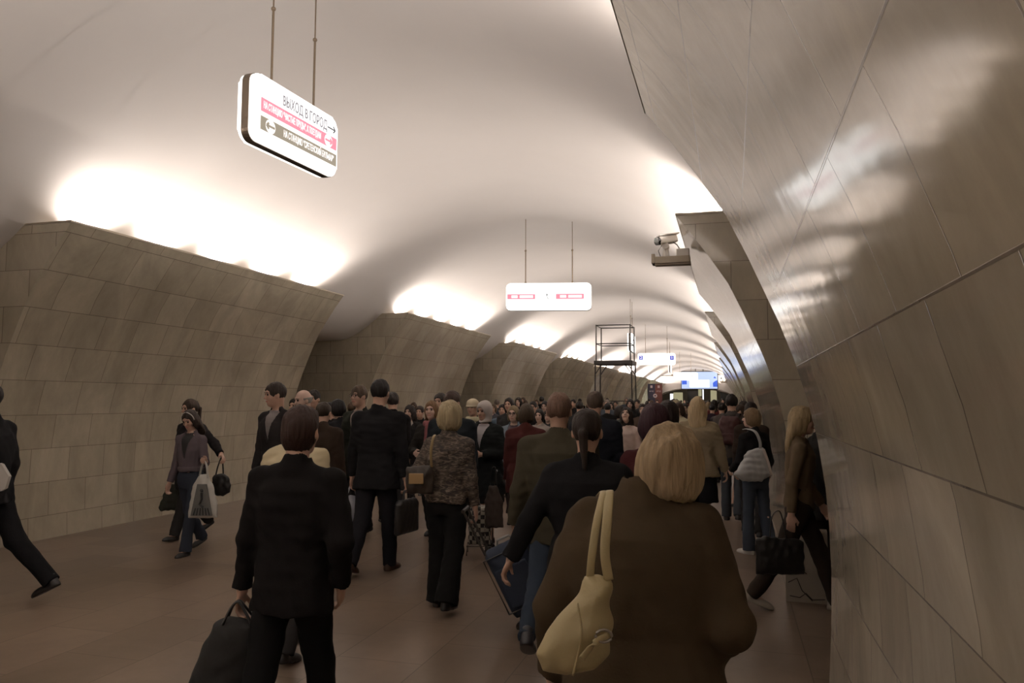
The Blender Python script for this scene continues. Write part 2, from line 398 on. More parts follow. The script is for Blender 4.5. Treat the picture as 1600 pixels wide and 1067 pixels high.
def person(key, label, x, y, face, H=1.72, vox=.011, female=False, bulk=1.0, sh=1.0, legs=STAND, armL=HANG, armR=HANG, lean=3,
           head=(0,0), hair='short', haircol=HB, skin=None, top=('jacket', BLACK), hem=-.10, flare=1.0, bottom=('trousers', CHAR), flarel=1.0,
           shoe=BLACK, shirt=None, tie=None, extra=(), group=None, gripL=.35, gripR=.35, topmat=None, cuff=None, headscale=1.0, seed=None, headoff=0.0, hunch=0.0, collar=1.0, rough=1.5):
    H = H+.0033*min(math.hypot(x, y), 16)
    """face: compass degrees of the way the person looks, 0 = down the hall (+Y), 180 = towards the entrance, 90 = left (-X)"""
    seed = seed if seed is not None else (len(PEOPLE)*7+3)
    S = H/1.75; skin = skin or SKIN; W = bulk
    root = thing('person', label, 'person', (x, y, 0), math.radians(face), group)
    RT_ = rotx(-lean)
    def T(p): return RT_@np.asarray(p, float)
    # legs
    J = {}
    low = []
    for side, nm, (a, k, fp) in ((-1, 'L', legs[0]), (1, 'R', legs[1])):
        h = V3(side*.088*(.95 if female else 1), 0, -.03); ar = math.radians(a); br = math.radians(a-k)
        kn = h+.42*V3(side*.01, math.sin(ar), -math.cos(ar)); an = kn+.41*V3(0, math.sin(br), -math.cos(br))
        Rf = rotzz(-side*6)@rotx(-fp); J[nm] = (h, kn, an, Rf, br)
        for q in ((0,-.06,-.08), (0,.12,-.08)): low.append((an+Rf@V3(*q))[2])
    zoff = -min(low)
    sw = .172*sh*(.92 if female else 1)
    A = {}
    for side, nm, (f_, o_, e_, inw) in ((-1, 'L', armL), (1, 'R', armR)):
        s = T((side*sw, -.008, .437)); f = math.radians(f_); o = math.radians(o_)
        u = RT_@nrm(V3(side*math.sin(o), math.sin(f)*math.cos(o), -math.cos(f)*math.cos(o)))
        el = s+.285*u; w_ = RT_@V3(-side*inw, 1, .12); w_ = nrm(w_-u*(w_@u)); e = math.radians(e_)
        fd = u*math.cos(e)+w_*math.sin(e); wr = el+.25*fd
        A[nm] = (s, el, wr, fd, u)
    hc = T((headoff, .015, .685-hunch)); RH = RT_@rotx(lean*.7)@rotzz(head[0])@rotx(-head[1])
    nb = T((0, -.02, .50))
    hs = headscale*(.97 if female else 1.0)
    near = vox <= .0065
    lowarm = {}
    def hl(P): return ((P-hc)@RH)/hs
    def bodyf(P):
        q = hl(P)
        d = ell(q, V3(0,-.012,.022), (.075,.096,.094))
        d = smin(d, ell(q, V3(0,.022,-.035), (.060,.068,.080)), .03)
        d = smin(d, ell(q, V3(0,.058,-.092), (.030,.026,.024)), .03)
        d = smin(d, cone(q, V3(0,.082,.012), V3(0,.104,-.026), .007, .013), .012)
        d = smin(d, ell(q, V3(0,.076,.03), (.045,.016,.011)), .015)
        for s in (-1, 1):
            d = smax(d, -ell(q, V3(s*.031,.098,.008), (.017,.014,.011)), .012)
            d = smin(d, ell(q, V3(s*.036,.060,-.03), (.020,.022,.020)), .02)
            d = smin(d, ell(q, V3(s*.077,-.004,-.012), (.010,.020,.031), rotzz(s*18)), .006)
        d = smin(d, ell(q, V3(0,.084,-.062), (.024,.011,.007)), .008)
        d = d*hs
        neck0 = hc+RH@V3(0,-.03,-.07)
        d = smin(d, cone(P, neck0, nb, .053*(.88 if female else 1), .060*(.88 if female else 1)), .035)
        t = P@RT_
        zs = [-.14,-.06,.02,.12,.22,.32,.41,.45,.49]
        d2 = loft(t, zs, np.array([.10,.148,.150,.124,.128,.147,.150,.115,.05])*W*.98, np.array([.08,.105,.105,.09,.095,.105,.095,.07,.05])*W, n=2.2)
        d = smin(d, d2, .04)
        for nm in 'LR': d = smin(d, cone(P, T((0,-.02,.505)), A[nm][0]-A[nm][4]*.01, .040, .040), .03)
        for nm in 'LR':
            h, kn, an, Rf, br = J[nm]; s, el, wr, fd, u = A[nm]; side = -1 if nm == 'L' else 1
            d = smin(d, cone(P, h, kn, .074*W, .052), .04)
            d = smin(d, cone(P, kn, an, .050, .036), .02)
            d = smin(d, cone(P, kn+(an-kn)*.15-V3(0,.015,0), kn+(an-kn)*.5-V3(0,.012,0), .045, .040), .03)
            fo = lambda q_: an+Rf@V3(*q_)
            d = smin(d, cone(P, fo((0,-.03,-.035)), fo((0,.11,-.05)), .030, .022), .02)
            d = smin(d, cone(P, s, el, .046*W, .040), .03); d = smin(d, cone(P, el, wr, .040, .027), .02)
            # hand: palm, four fingers of unequal length with bent joints, and a thumb off the palm's side
            pn = V3(-side, 0, 0); pn = nrm(pn-fd*(pn@fd)); ac = nrm(np.cross(fd, pn))
            if ac@(RT_@V3(0,1,.3)) < 0: ac = -ac
            R = np.stack([fd, ac, pn], 1)
            pc = wr+fd*.048
            d = smin(d, ell(P, pc, (.052,.040,.016), R), .014)
            g = gripL if nm == 'L' else gripR
            fr = .0088 if near else .0100
            for i, (oy, ln) in enumerate(((.027,.92),(.009,1.0),(-.009,.94),(-.026,.76))):
                p0 = wr+fd*.088+ac*oy; ang = 0; dd = fd
                for sgl in (.036, .025, .020):
                    ang += g*1.35*(1+.1*i); dd = fd*math.cos(ang)+pn*math.sin(ang); p1 = p0+dd*sgl*ln
                    d = smin(d, cone(P, p0, p1, fr, fr*.9), .004); p0 = p1
            t0 = wr+fd*.03+ac*.030; t1 = t0+nrm(fd*.75+ac*.6+pn*.35)*.04; t2 = t1+nrm(fd*.8+pn*(.5+g)-ac*.1)*.032
            d = smin(d, cone(P, t0, t1, .013, .0105), .010); d = smin(d, cone(P, t1, t2, .0105, .0085), .004)
        return d
    B = 1.0
    lo = np.array([-.62,-.75,-1.0]); hi = np.array([.62,.75,.92])
    pts = [hc]+[q for nm in 'LR' for q in J[nm][:3]]+[q for nm in 'LR' for q in A[nm][:3]]+[A[n_][2]+A[n_][3]*.16 for n_ in 'LR']
    pts = np.array(pts); lo = pts.min(0)-.16; hi = pts.max(0)+.18
    def put(name, f, v=None, mat=None, lo_=None, hi_=None, parent=None):
        Vt, F = mesh_sdf(f, lo if lo_ is None else lo_, hi if hi_ is None else hi_, (v or vox)/S)
        if not len(Vt): return None
        Vt = (Vt+V3(0,0,zoff))*S
        return npmesh(name, Vt, F, mat, parent or root)
    body = put('body', bodyf, mat=skin)
    # hair or headwear
    nh = Noise(seed, .028, 9, (1,1,6)); nh2 = Noise(seed+1, .09, 6, (1,1,2))
    def face_cut(q, d, depth=0.0, k=.012):
        return smax(d, -ell(q, V3(0,.115-depth,-.036), (.068,.085,.103)), k)
    def hairf(P):
        q = hl(P)
        cap = ell(q, V3(0,-.014,.026), (.084,.107,.102))
        ears = np.minimum(ell(q, V3(-.082,.008,-.035), (.03,.032,.036)), ell(q, V3(.082,.008,-.035), (.03,.032,.036)))
        if hair in ('short', 'thin', 'ponytail', 'bun', 'fringe'):
            d = cap
            if hair == 'fringe': d = smax(d, -ell(q, V3(0,.125,-.075), (.075,.085,.098)), .012)
            else: d = face_cut(q, d)
            d = smax(d, -ears, .01)
            d = smax(d, -(q[:,2]+.062+.25*np.clip(q[:,1]+.06, 0, 1)), .015)
            if hair == 'ponytail':
                d = smin(d, ell(q, V3(0,-.118,.0), (.024,.022,.024)), .015)
                d = smin(d, cone(q, V3(0,-.135,-.01), V3(.01,-.125,-.19), .026, .014), .012)
            if hair == 'bun': d = smin(d, ell(q, V3(0,-.12,.02), (.04,.035,.04)), .01)
        elif hair == 'tonsure':
            d = smax(face_cut(q, cap), -ears, .01); d = smax(d, q[:,2]-.030, .01); d = smax(d, -(q[:,2]+.06), .015); d = smax(d, q[:,1]-.03, .01)
            return d*hs
        elif hair == 'bob':
            d = smin(cap, ell(q, V3(0,-.022,-.035), (.096,.098,.105)), .04)
            d = smax(d, -ell(q, V3(0,.115,-.038), (.075,.088,.106)), .012); d = smax(d, -(q[:,2]+.118), .02)
            d = smax(d, -boxd(q, V3(0,.13,-.17), (.055,.14,.10), None, .02), .012)
        elif hair == 'nape':
            d = smin(cap, ell(q, V3(0,-.032,-.038), (.076,.078,.080)), .03)
            d = face_cut(q, d); d = smax(d, -(q[:,2]+.11), .02)
        elif hair == 'puffy':
            d = smin(ell(q, V3(0,-.018,.028), (.095,.115,.105)), ell(q, V3(0,-.035,-.045), (.098,.085,.085)), .05)
            d = face_cut(q, d); d = smax(d, -(q[:,2]+.118), .02)
        elif hair in ('long', 'curly'):
            d = smin(cap, ell(q, V3(0,-.03,-.05), (.098,.092,.12)), .04)
            back = loft(q, [-.30,-.24,-.12,0.0], [.05,.085,.105,.09], [.022,.036,.055,.07], cy=[-.10,-.10,-.075,-.03], n=2.2)
            d = smin(d, back, .03); d = smax(d, -ell(q, V3(0,.115,-.038), (.074,.088,.106)), .012)
            d = smax(d, -boxd(q, V3(0,.13,-.20), (.056,.15,.13), None, .02), .012)
            d = d-.0035*nh(q*np.array([.8,.8,1]))
            if hair == 'curly': d = d-.004*nh2(q*2.2)-.004
        elif hair == 'hat':
            d = smin(ell(q, V3(0,-.012,.055), (.093,.115,.085)), ell(q, V3(0,.0,.02), (.098,.12,.022)), .02); d = smax(d, -(q[:,2]-.0), .01)
            low_ = smax(smax(face_cut(q, ell(q, V3(0,-.02,-.02), (.084,.096,.075))), -ears, .01), -(q[:,2]+.06), .01); d = np.minimum(d, low_)
            return d*hs
        elif hair in ('scarf', 'beret'):
            d = smin(ell(q, V3(0,-.016,.028), (.096,.118,.112)), cone(q, V3(0,-.03,-.06), V3(0,-.015,-.125), .082, .078), .04)
            if hair == 'scarf': d = smin(d, ell(q, V3(0,.04,-.125), (.05,.045,.025)), .03)
            d = face_cut(q, d, -.01); d = smax(d, -(q[:,2]+.15), .02)
            return (d-.003*nh2(q))*hs
        d = d-.0028*rough*nh(q)-.003*rough*nh2(q)
        return d*hs
    if hair != 'bald':
        lo_h = hc-V3(.2,.24,.42); hi_h = hc+V3(.2,.2,.2)
        hm = plain('headscarf_cloth', haircol, .8, var=.1) if hair in ('scarf','hat','beret') else hairmat(haircol)
        put({'scarf':'headscarf','hat':'hat','beret':'hat'}.get(hair, 'hair'), hairf, v=min(vox, .009), mat=hm, lo_=lo_h, hi_=hi_h)
    facing = abs(((face+head[0]) % 360)-180) <= 125 and vox < .02
    if facing:
        bm = bmesh.new()
        def hp(p): return Vector(((hc+RH@(V3(*p)*hs))+V3(0,0,zoff))*S)
        for s, nm in ((-1,'eye'),(1,'eye')):
            e = bmesh.new(); bmesh.ops.create_icosphere(e, subdivisions=2, radius=.0115*S, matrix=Matrix.Translation(hp((s*.031,.081,.008))))
            obj('eye', e, EYE_M, root, True)
            e = bmesh.new(); add_path(e, [hp((s*.014,.094,.026)), hp((s*.032,.093,.031)), hp((s*.05,.078,.025))], .0035*S, 6)
            obj('eyebrow', e, plain('eyebrow', (.05,.035,.025), .8), root, True)
        e = bmesh.new(); add_path(e, [hp((-.023,.083,-.062)), hp((-.008,.094,-.060)), hp((.008,.094,-.060)), hp((.023,.083,-.062))], .0052*S, 6)
        obj('lips', e, LIP_M, root, True); bm.free()
    # upper clothing
    kind, tcol = top[0], top[1]
    nf = Noise(seed+5, .20, 6, (1,1,1.6)); nf2 = Noise(seed+9, .075, 6, (1.3,1,1))
    loose = {'coat': 1.12, 'jacket': 1.04, 'sweater': .98, 'parka': 1.18, 'slim': .99}[kind]*W
    zt = np.array([hem, hem+.02, -.05, .03, .12, .22, .32, .40, .44, .475, .50]) if hem < -.08 else np.array([hem, hem+.015, hem+.03, max(.03, hem+.05), .12, .22, .32, .40, .44, .475, .50])
    fl = 1+(flare-1)
    shf = sh*(.93 if female else 1)
    if hem < -.08: rx = np.array([.188*fl,.188*fl,.178,.172,.160 if not female else .146,.172,.184,.180,.150,.105,.062])
    else: rx = np.array([.158*fl,.162*fl,.162,.16,.156 if not female else .144,.168,.182,.180,.150,.105,.062])
    ry = np.array([.125*fl,.125*fl,.126,.122,.112,.120,.128,.120,.100,.080,.064])
    if hem < -.3: rx[0] *= 1.02; ry[0] *= 1.25; ry[1] *= 1.22
    rx = rx*loose*np.where(zt > .2, shf, 1); ry = ry*loose
    r_s = .064*loose*(.9 if female else 1)
    def sleeve(P, d=None):
        out = None
        for nm in 'LR':
            s, el, wr, fd, u = A[nm]
            a = cone(P, s, el, r_s, r_s*.86); b = cone(P, el-fd*.0, wr-fd*.005, r_s*.84, r_s*.70)
            b = np.maximum(b, (P-(wr-fd*.012))@fd)
            e = smin(a, b, .02)
            out = e if out is None else np.minimum(out, e)
        return out
    def topf(P, vneck=True):
        t = P@RT_
        d = loft(t, zt, rx, ry, n=2.35)
        sl_ = sleeve(P); d = np.where(t[:,2] < zt[0]+.06, np.minimum(d, sl_), smin(d, sl_, .035*np.clip((t[:,2]-zt[0]-.06)/.10, .02, 1)))
        for nm in 'LR': d = smin(d, cone(P, T((0,-.018,.497)), A[nm][0], .062, r_s*.93), .03)
        col = cone(t, V3(0,-.018,.485), V3(0,-.012,.535 if kind != 'sweater' else .51), .078*collar, .070*collar)
        d = smin(d, col, .02)
        d = d-.0062*nf(P)*(1.3 if kind in ('coat','parka') else 1)-.0036*nf2(P)
        if shirt is not None:     # the garment opens in a V down the front
            dep = .30
            v = (np.abs(t[:,0])-(t[:,2]-(.52-dep))*.26-.004)
            v = np.maximum(np.maximum(v, -(t[:,1]-.02)), (.52-dep)-t[:,2])
            d = smax(d, -v, .006)
        # hollow the neck opening
        d = smax(d, -cone(t, V3(0,-.005,.53), V3(0,0,.62), .056, .066), .006)
        return d
    mt = topmat or cloth(tcol)
    nmk = {'coat':'coat','jacket':'jacket','sweater':'sweater','parka':'jacket','slim':'top'}[kind]
    lo_t = lo.copy(); hi_t = hi.copy()
    topo = put(nmk, topf, mat=mt)
    if shirt is not None:
        def shf_(P):
            t = P@RT_
            d = loft(t, [.05,.12,.22,.32,.41,.46,.50,.53], np.array([.135,.135,.14,.15,.145,.12,.07,.058])*W, np.array([.098,.1,.108,.114,.106,.088,.064,.062])*W, n=2.2)
            return smax(d, -cone(t, V3(0,.01,.545), V3(0,.03,.62), .05, .066), .006)
        put('shirt', shf_, mat=plain('shirt', shirt, .7))
        if tie is not None:
            e = bmesh.new()
            tp = [Vector((T((0,.078,.485))+V3(0,0,zoff))*S), Vector((T((0,.112,.42))+V3(0,0,zoff))*S), Vector((T((0,.125,.30))+V3(0,0,zoff))*S), Vector((T((0,.118,.22))+V3(0,0,zoff))*S)]
            add_path(e, tp, .02, 8, flat=(.022*S, .006*S, Vector((1,0,0)))); obj('tie', e, plain('tie', tie, .5), root, True)
    # lower clothing
    bk, bc = bottom
    nl = Noise(seed+20, .14, 6, (1,1,1.2))
    lo_b = lo.copy(); hi_b = hi.copy(); hi_b[2] = .2
    if bk in ('trousers', 'jeans'):
        wk = 1.0 if bk == 'trousers' else .90
        def botf(P):
            d = loft(P, [-.15,-.08,0.0,.07,.14], np.array([.13,.165,.168,.155,.14])*W, np.array([.10,.115,.115,.10,.095])*W, n=2.3)
            for nm in 'LR':
                h, kn, an, Rf, br = J[nm]; ax = nrm(an-kn)
                a = cone(P, h+V3(0,0,-.03), kn, .096*W*wk, .070*W*wk); b = cone(P, kn, an+ax*.03, .070*W*wk, .062*flarel*wk)
                b = np.maximum(b, (P-(an+ax*.035))@ax)
                d = smin(d, smin(a, b, .02), .03)
            return np.maximum(d-.005*nl(P)-.002*nf2(P), P[:,2]-.12)
        put('trousers', botf, mat=cloth(bc), lo_=lo_b, hi_=hi_b)
    elif bk == 'skirt':
        zsk = [-.44,-.42,-.2,-.05,.05,.14]
        put('skirt', lambda P: loft(P, zsk, np.array([.20,.20,.185,.165,.145,.13])*W, np.array([.17,.17,.14,.115,.10,.09])*W, n=2.2)-.005*nl(P), mat=cloth(bc), lo_=lo_b, hi_=hi_b)
    # shoes
    for nm in 'LR':
        h, kn, an, Rf, br = J[nm]
        def shoef(P):
            q = (P-an)@Rf
            d = ell(q, V3(0,.055,-.075), (.045,.125,.050)); d = smin(d, ell(q, V3(0,.10,-.07), (.044,.085,.034)), .02)
            d = smin(d, cone(q, V3(0,-.028,-.05), V3(0,-.022,.005 if bk != 'skirt' else -.03), .036, .038), .03)
            return np.maximum(d, -(q[:,2]+.081))
        put('shoe', shoef, v=min(vox, .009), mat=plain('shoe', shoe, .4), lo_=an-V3(.1,.15,.2), hi_=an+V3(.1,.24,.08))
    info = dict(root=root, S=S, zoff=zoff, A=A, J=J, hc=hc, T=T, RH=RH, H=H, face=face, x=x, y=y, hs=hs)
    def world(p):   # body frame to world
        q = (np.asarray(p)+V3(0,0,zoff))*S; a = math.radians(face)
        return Vector((x+q[0]*math.cos(a)-q[1]*math.sin(a), y+q[0]*math.sin(a)+q[1]*math.cos(a), q[2]))
    info['world'] = world
    info['handL'] = world(A['L'][2]+A['L'][3]*.095); info['handR'] = world(A['R'][2]+A['R'][3]*.095)
    if key: PEOPLE[key] = info
    return info
def at(px, d):
    """the point of the floor seen under image column px at distance d along the lens axis (metres)"""
    lat = (px-800)/FPX*d; c, s = math.cos(YAW), math.sin(YAW)
    return (lat*c-d*s, lat*s+d*c)
# ------------------------------------------------------------------ hanging light-box signs
M_LIT = emit('lit_acrylic', (1.0,.985,.95), 1.7); M_PINK = emit('lit_red_band', (.90,.27,.35), 1.0); M_GREYB = emit('lit_grey_band', (.30,.26,.20), 1.0)
M_INK = emit('lit_dark_ink', (.12,.12,.13), .8); M_WHT = emit('lit_white_ink', (1,.95,.93), 1.15); M_BLUE = emit('lit_blue', (.05,.07,.55), .9); M_FAINT = emit('lit_faint_ink', (.26,.24,.26), 1.0)
M_FRAME = plain('bronze_frame', (.16,.125,.09), .35, .5); M_ROD = plain('rod_metal', (.22,.17,.12), .4, .5)
M_STEEL = plain('dark_steel', (.06,.055,.05), .45, .6)
def text_mesh(txt, size, mat, parent, x, z, y, width=None, align='LEFT', name='lettering', bold=.012):
    cu = bpy.data.curves.new(name, 'FONT'); cu.body = txt.replace('В', 'B'); cu.size = size; cu.align_x = align; cu.align_y = 'CENTER'; cu.extrude = .0012; cu.offset = size*bold
    t = bpy.data.objects.new('t', cu); C.objects.link(t); bpy.context.view_layer.update()
    me = bpy.data.meshes.new_from_object(t.evaluated_get(bpy.context.evaluated_depsgraph_get())); bpy.data.objects.remove(t)
    co = np.zeros(len(me.vertices)*3); me.vertices.foreach_get('co', co); co = co.reshape(-1, 3)
    if width and len(co): co[:,0] *= width/max(1e-6, co[:,0].max()-co[:,0].min())
    out = np.stack([co[:,0]+x, -co[:,2]+y, co[:,1]+z], 1); me.vertices.foreach_set('co', out.ravel())
    return link(name, me, mat, parent)
def sign(label, loc, rotz, w_, h_, th, rods, ceil_z, group=None):
    """light box in its own XZ plane, lit faces to -Y and +Y; rods = local x of the two hangers"""
    t = thing('hanging_sign', label, 'sign', loc, rotz, group)
    bm = bmesh.new(); add_prism(bm, rounded_rect(w_, h_, h_*.16), -th*.22, th*.22); obj('frame', bm, M_FRAME, t)
    for s in (-1, 1):
        bm = bmesh.new(); add_prism(bm, rounded_rect(w_-.012, h_-.012, h_*.155), s*th*.22, s*th*.5)
        es = [e for e in bm.edges if all(abs(v.co.y-s*th*.5) < 1e-4 for v in e.verts)]
        bmesh.ops.bevel(bm, geom=es, offset=min(.014, th*.15), segments=2, affect='EDGES'); obj('lit_panel', bm, M_LIT, t)
    for x in rods:
        bm = bmesh.new(); add_tube(bm, (x, 0, h_/2-.01), (x, 0, h_/2+(ceil_z-loc[2]-h_/2)*.52), .011, n=8)
        add_tube(bm, (x, 0, h_/2+(ceil_z-loc[2]-h_/2)*.5), (x, 0, ceil_z-loc[2]+.03), .007, n=8)
        bmesh.ops.create_icosphere(bm, subdivisions=2, radius=.022, matrix=Matrix.Translation((x, 0, h_/2+(ceil_z-loc[2]-h_/2)*.52)))
        add_tube(bm, (x, 0, h_/2-.005), (x, 0, h_/2+.03), .02, n=8); obj('hanger_rod', bm, M_ROD, t)
    return t
def rect(name, t, x, z, w_, h_, y, mat, hole=None):
    bm = bmesh.new(); add_box(bm, (x, y, z), (w_, .003, h_)); return obj(name, bm, mat, t)
def arrow(t, x, z, L, s, y, mat, name='arrow', th=.014):
    bm = bmesh.new(); add_box(bm, (x, y, z), (L, .003, th))
    for q in (-1, 1):
        add_box(bm, (x+s*(L/2-L*.13), y, z+q*L*.12), (L*.38, .003, th), Matrix.Rotation(s*q*math.radians(42), 3, 'Y'))
    return obj(name, bm, mat, t)
# the near sign, seen almost edge-on, its lit face towards the right-hand pylons
W1, H1, T1 = 1.27, .60, .16
s1 = sign('near hanging light-box sign seen at a steep angle with pink and grey arrow bands', (-3.31, 5.22, 3.835), math.radians(85.5), W1, H1, T1, (-.30, .33), 3.835+(5.25-3.835)/.86)
s1.scale = (.86, .86, .86)
yf = -T1/2-.0015
text_mesh('ВЫХОД В ГОРОД', .13, M_FAINT, s1, -.24, .17, yf, .68, bold=.016); arrow(s1, .52, .17, .13, 1, yf, M_INK)
rect('pink_band', s1, .04, .035, 1.14, .12, yf, M_PINK); rect('grey_band', s1, .04, -.125, 1.14, .12, yf, M_GREYB)
text_mesh('НА СТАНЦИЮ "ЧИСТЫЕ ПРУДЫ", К ПОЕЗДАМ', .085, M_WHT, s1, -.50, .035, yf-.002, .84)
text_mesh('НА СТАНЦИЮ "СРЕТЕНСКИЙ БУЛЬВАР"', .085, M_WHT, s1, -.22, -.125, yf-.002, .78)
for cx, cz, s, mm in ((.47, .035, 1, M_PINK), (-.40, -.125, -1, M_GREYB)):
    bm = bmesh.new(); add_prism(bm, [(cx+.065*math.cos(a*math.pi/12), cz+.062*math.sin(a*math.pi/12)) for a in range(24)], yf-.003, yf); obj('roundel', bm, M_WHT, s1)
    arrow(s1, cx, cz, .11, s, yf-.004, mm, th=.02)
# the front-facing sign over the middle of the hall
s2 = sign('front-facing hanging sign in mid hall with two pale pink bands', (-3.38, 14.43, 3.71), 0.20, 1.66, .54, .16, (-.45, .46), 5.22)
yf = -.0815
for x in (-.53, .41):
    rect('pink_band', s2, x, .0, .54, .10, yf, M_PINK)
    rect('white_caption', s2, x-.13, .0, .12, .052, yf-.002, M_WHT); rect('white_caption', s2, x+.10, .0, .26, .052, yf-.002, M_WHT)
bm = bmesh.new(); add_prism(bm, [(-.03+.014*math.cos(a), .035+.02*math.sin(a)) for a in [i*.52 for i in range(12)]], yf-.002, yf)
add_path(bm, [(-.035,yf,.015), (-.02,yf,-.02), (-.045,yf,-.05)], .006, 6); add_path(bm, [(-.02,yf,-.02), (.0,yf,-.055)], .006, 6); obj('walking_figure', bm, M_INK, s2)
# sign seen edge-on behind the scaffold
x, y = at(985, 26.5)
s3 = sign('hanging sign turned edge-on just behind the scaffold cage', (x, y+.4, 3.72), math.radians(93), 1.7, .60, .16, (-.4, .4), 5.22)
text_mesh('ВЫХОД В ГОРОД', .12, M_FAINT, s3, -.5, .08, -.083, 1.0); text_mesh('К ПОЕЗДАМ', .12, M_FAINT, s3, -.5, -.12, -.083, .7)
x, y = at(1026, 35.5)
s4 = sign('front-facing white sign with a blue numbered square at each end', (x, y, 3.64), 0.24, 1.74, .56, .16, (-.5, .5), 5.22)
for xx, nn in ((-.72, '2'), (.70, '1')):
    bm = bmesh.new(); add_prism(bm, [(xx+a, .06+b) for a, b in rounded_rect(.17, .21, .03)], -.084, -.081); obj('blue_square', bm, M_BLUE, s4); text_mesh(nn, .2, M_WHT, s4, xx, .06, -.086, align='CENTER', name='numeral')
x, y = at(1047, 46)
s5 = sign('distant sign turned edge-on, half hidden behind the blue-numbered sign', (x, y, 3.73), math.radians(93), 1.7, .60, .16, (-.4, .4), 5.22)
x, y = at(1071, 55)
s6 = sign('farthest front-facing white sign, overlapping the big blue advertising screen', (x, y, 3.48), 0.26, 1.75, .58, .16, (-.4, .4), 5.22)
bm = bmesh.new(); add_tube(bm, (-1.7, 0, .05), (-.86, 0, .05), .03); obj('side_bracket', bm, M_ROD, s6); text_mesh('M', .14, M_FAINT, s6, .4, .0, -.083)
# advertising screen over the far arch
x, y = at(1093, 84.4)
t = thing('advertising_screen', 'wide blue and white lit advertising screen above the far arch', 'screen', (-3.35, YE-.16, 4.0))
bm = bmesh.new(); add_box(bm, (0, 0, 0), (3.95, .3, 1.95), bevel=.03); add_box(bm, (-.4, .1, 1.15), (.06, .06, .5)); add_box(bm, (.4, .1, 1.15), (.06, .06, .5)); obj('housing', bm, M_STEEL, t)
M_SCR = emit('screen_pale_blue', (.45,.56,.85), 1.0); M_SCB = emit('screen_blue', (.03,.10,.60), 1.0); M_SCW = emit('screen_white', (.95,.97,1.0), 1.3)
rect('picture', t, 0, 0, 3.8, 1.83, -.153, M_SCR); rect('white_area', t, .0, -.36, 2.1, .82, -.157, M_SCW)
bm = bmesh.new(); add_box(bm, (-1.6, -.157, -.22), (.52, .004, .46), bevel=0)
obj('blue_square', bm, M_SCB, t); bm = bmesh.new()
add_prism(bm, [(1.45,-.72),(1.9,-.72),(1.9,.0),(1.62,-.12),(1.42,-.3)], -.159, -.155); obj('blue_wedge', bm, M_SCB, t); bm = bmesh.new(); add_prism(bm, [(1.5,.22),(1.78,.18),(1.7,.36),(1.6,.42)], -.159, -.155); obj('blue_corner', bm, M_SCB, t)
# lobby past the arch: dark glazed doors with pale lit columns and lamps
M_YEL = emit('lit_yellowish_panel', (.55,.50,.30), .55); M_GL = plain('dark_glass', (.03,.032,.028), .12)
for i, (dx, wd, mm, z0, z1) in enumerate(((-3.1,.35,M_SCW,0,2.6),(-2.35,1.1,M_YEL,0,2.75),(.0,.75,M_YEL,2.3,4.54),(.55,.14,M_SCW,1.9,4.54),(1.75,.7,M_YEL,0,3.0),(3.0,.5,M_YEL,0,1.6))):
    bm = bmesh.new(); add_box(bm, (0,0,(z0+z1)/2), (wd,.12,z1-z0), bevel=.02); o = obj('lit_panel', bm, mm); o.location = (XC+dx, 93.5, 0)
    if z0 > 1: o.location.z = 0
    tag(o, ['narrow white lit panel at the left of the far lobby','broad yellowish lit panel at the left of the far lobby','yellowish lit box high in the middle of the far lobby','thin white lamp right of the middle box in the far lobby','tall yellowish lit column right of the middle of the far lobby','low yellowish lit panel at the far lobby\'s right edge'][i], 'light panel')
for i in range(6):
    bm = bmesh.new(); add_box(bm, (0,0,1.6), (.12,.14,3.2)); add_box(bm, (.62,0,1.6), (1.12,.03,3.1)); o = obj('wall_lobby_glazing', bm, M_GL); o.location = (XC-3.6+i*1.24, 92, 0); tag(o, kind='structure')
    if i in (0,1,3,4): bpy.data.objects.remove(o)
x, y = at(1115, 80)
bm = bmesh.new(); bmesh.ops.create_uvsphere(bm, u_segments=16, v_segments=10, radius=.19); add_tube(bm, (0,0,-.15), (0,0,-1.55), .04); o = obj('globe_lamp', bm, emit('lamp_warm', (1,.9,.6), 2.5)); o.location = (x, y, 1.55)
tag(o, 'small glowing yellow lamp on a post before the far arch', 'lamp')
for i, dx in enumerate((-2.5, 1.5)):
    l = bpy.data.lights.new('lobby_light', 'POINT'); l.energy = 60; l.color = (1,.85,.6); l.shadow_soft_size = .4; o = bpy.data.objects.new('lobby_light', l); C.objects.link(o); o.location = (XC+dx, 95, 3.6)
# ------------------------------------------------------------------ scaffold tower
x, y = at(962, 25.6)
t = thing('scaffold_tower', 'steel scaffold tower with railed cage above a dark deck', 'scaffold', (x, y, 0), .0)
hx, hy = .56, .52
for sx in (-1, 1):
    for sy in (-1, 1):
        bm = bmesh.new(); add_tube(bm, (sx*hx, sy*hy, 2.95), (sx*hx, sy*hy, 4.21), .022, n=8); obj('guard_post', bm, M_STEEL, t)
        bm = bmesh.new(); add_tube(bm, (sx*(hx+.07), sy*(hy+.02), .12), (sx*(hx+.03), sy*hy, 2.92), .024, n=8)
        add_tube(bm, (sx*(hx+.03), sy*hy, 2.58), (sx*(hx-.18), sy*hy, 2.9), .018, n=6); leg = obj('leg', bm, M_STEEL, t)
        bm = bmesh.new(); add_tube(bm, (sx*(hx+.07)-.02, sy*(hy+.02), .065), (sx*(hx+.07)+.02, sy*(hy+.02), .065), .065, n=14); obj('castor', bm, M_STEEL, leg)
for z in (4.19, 3.58):
    bm = bmesh.new()
    for s in (-1, 1): add_tube(bm, (-hx, s*hy, z), (hx, s*hy, z), .018, n=6); add_tube(bm, (s*hx, -hy, z), (s*hx, hy, z), .018, n=6)
    obj('guard_rail', bm, M_STEEL, t)
bm = bmesh.new(); add_box(bm, (0,0,2.96), (1.26,1.16,.13), bevel=.01); obj('deck', bm, M_STEEL, t)
bm = bmesh.new()
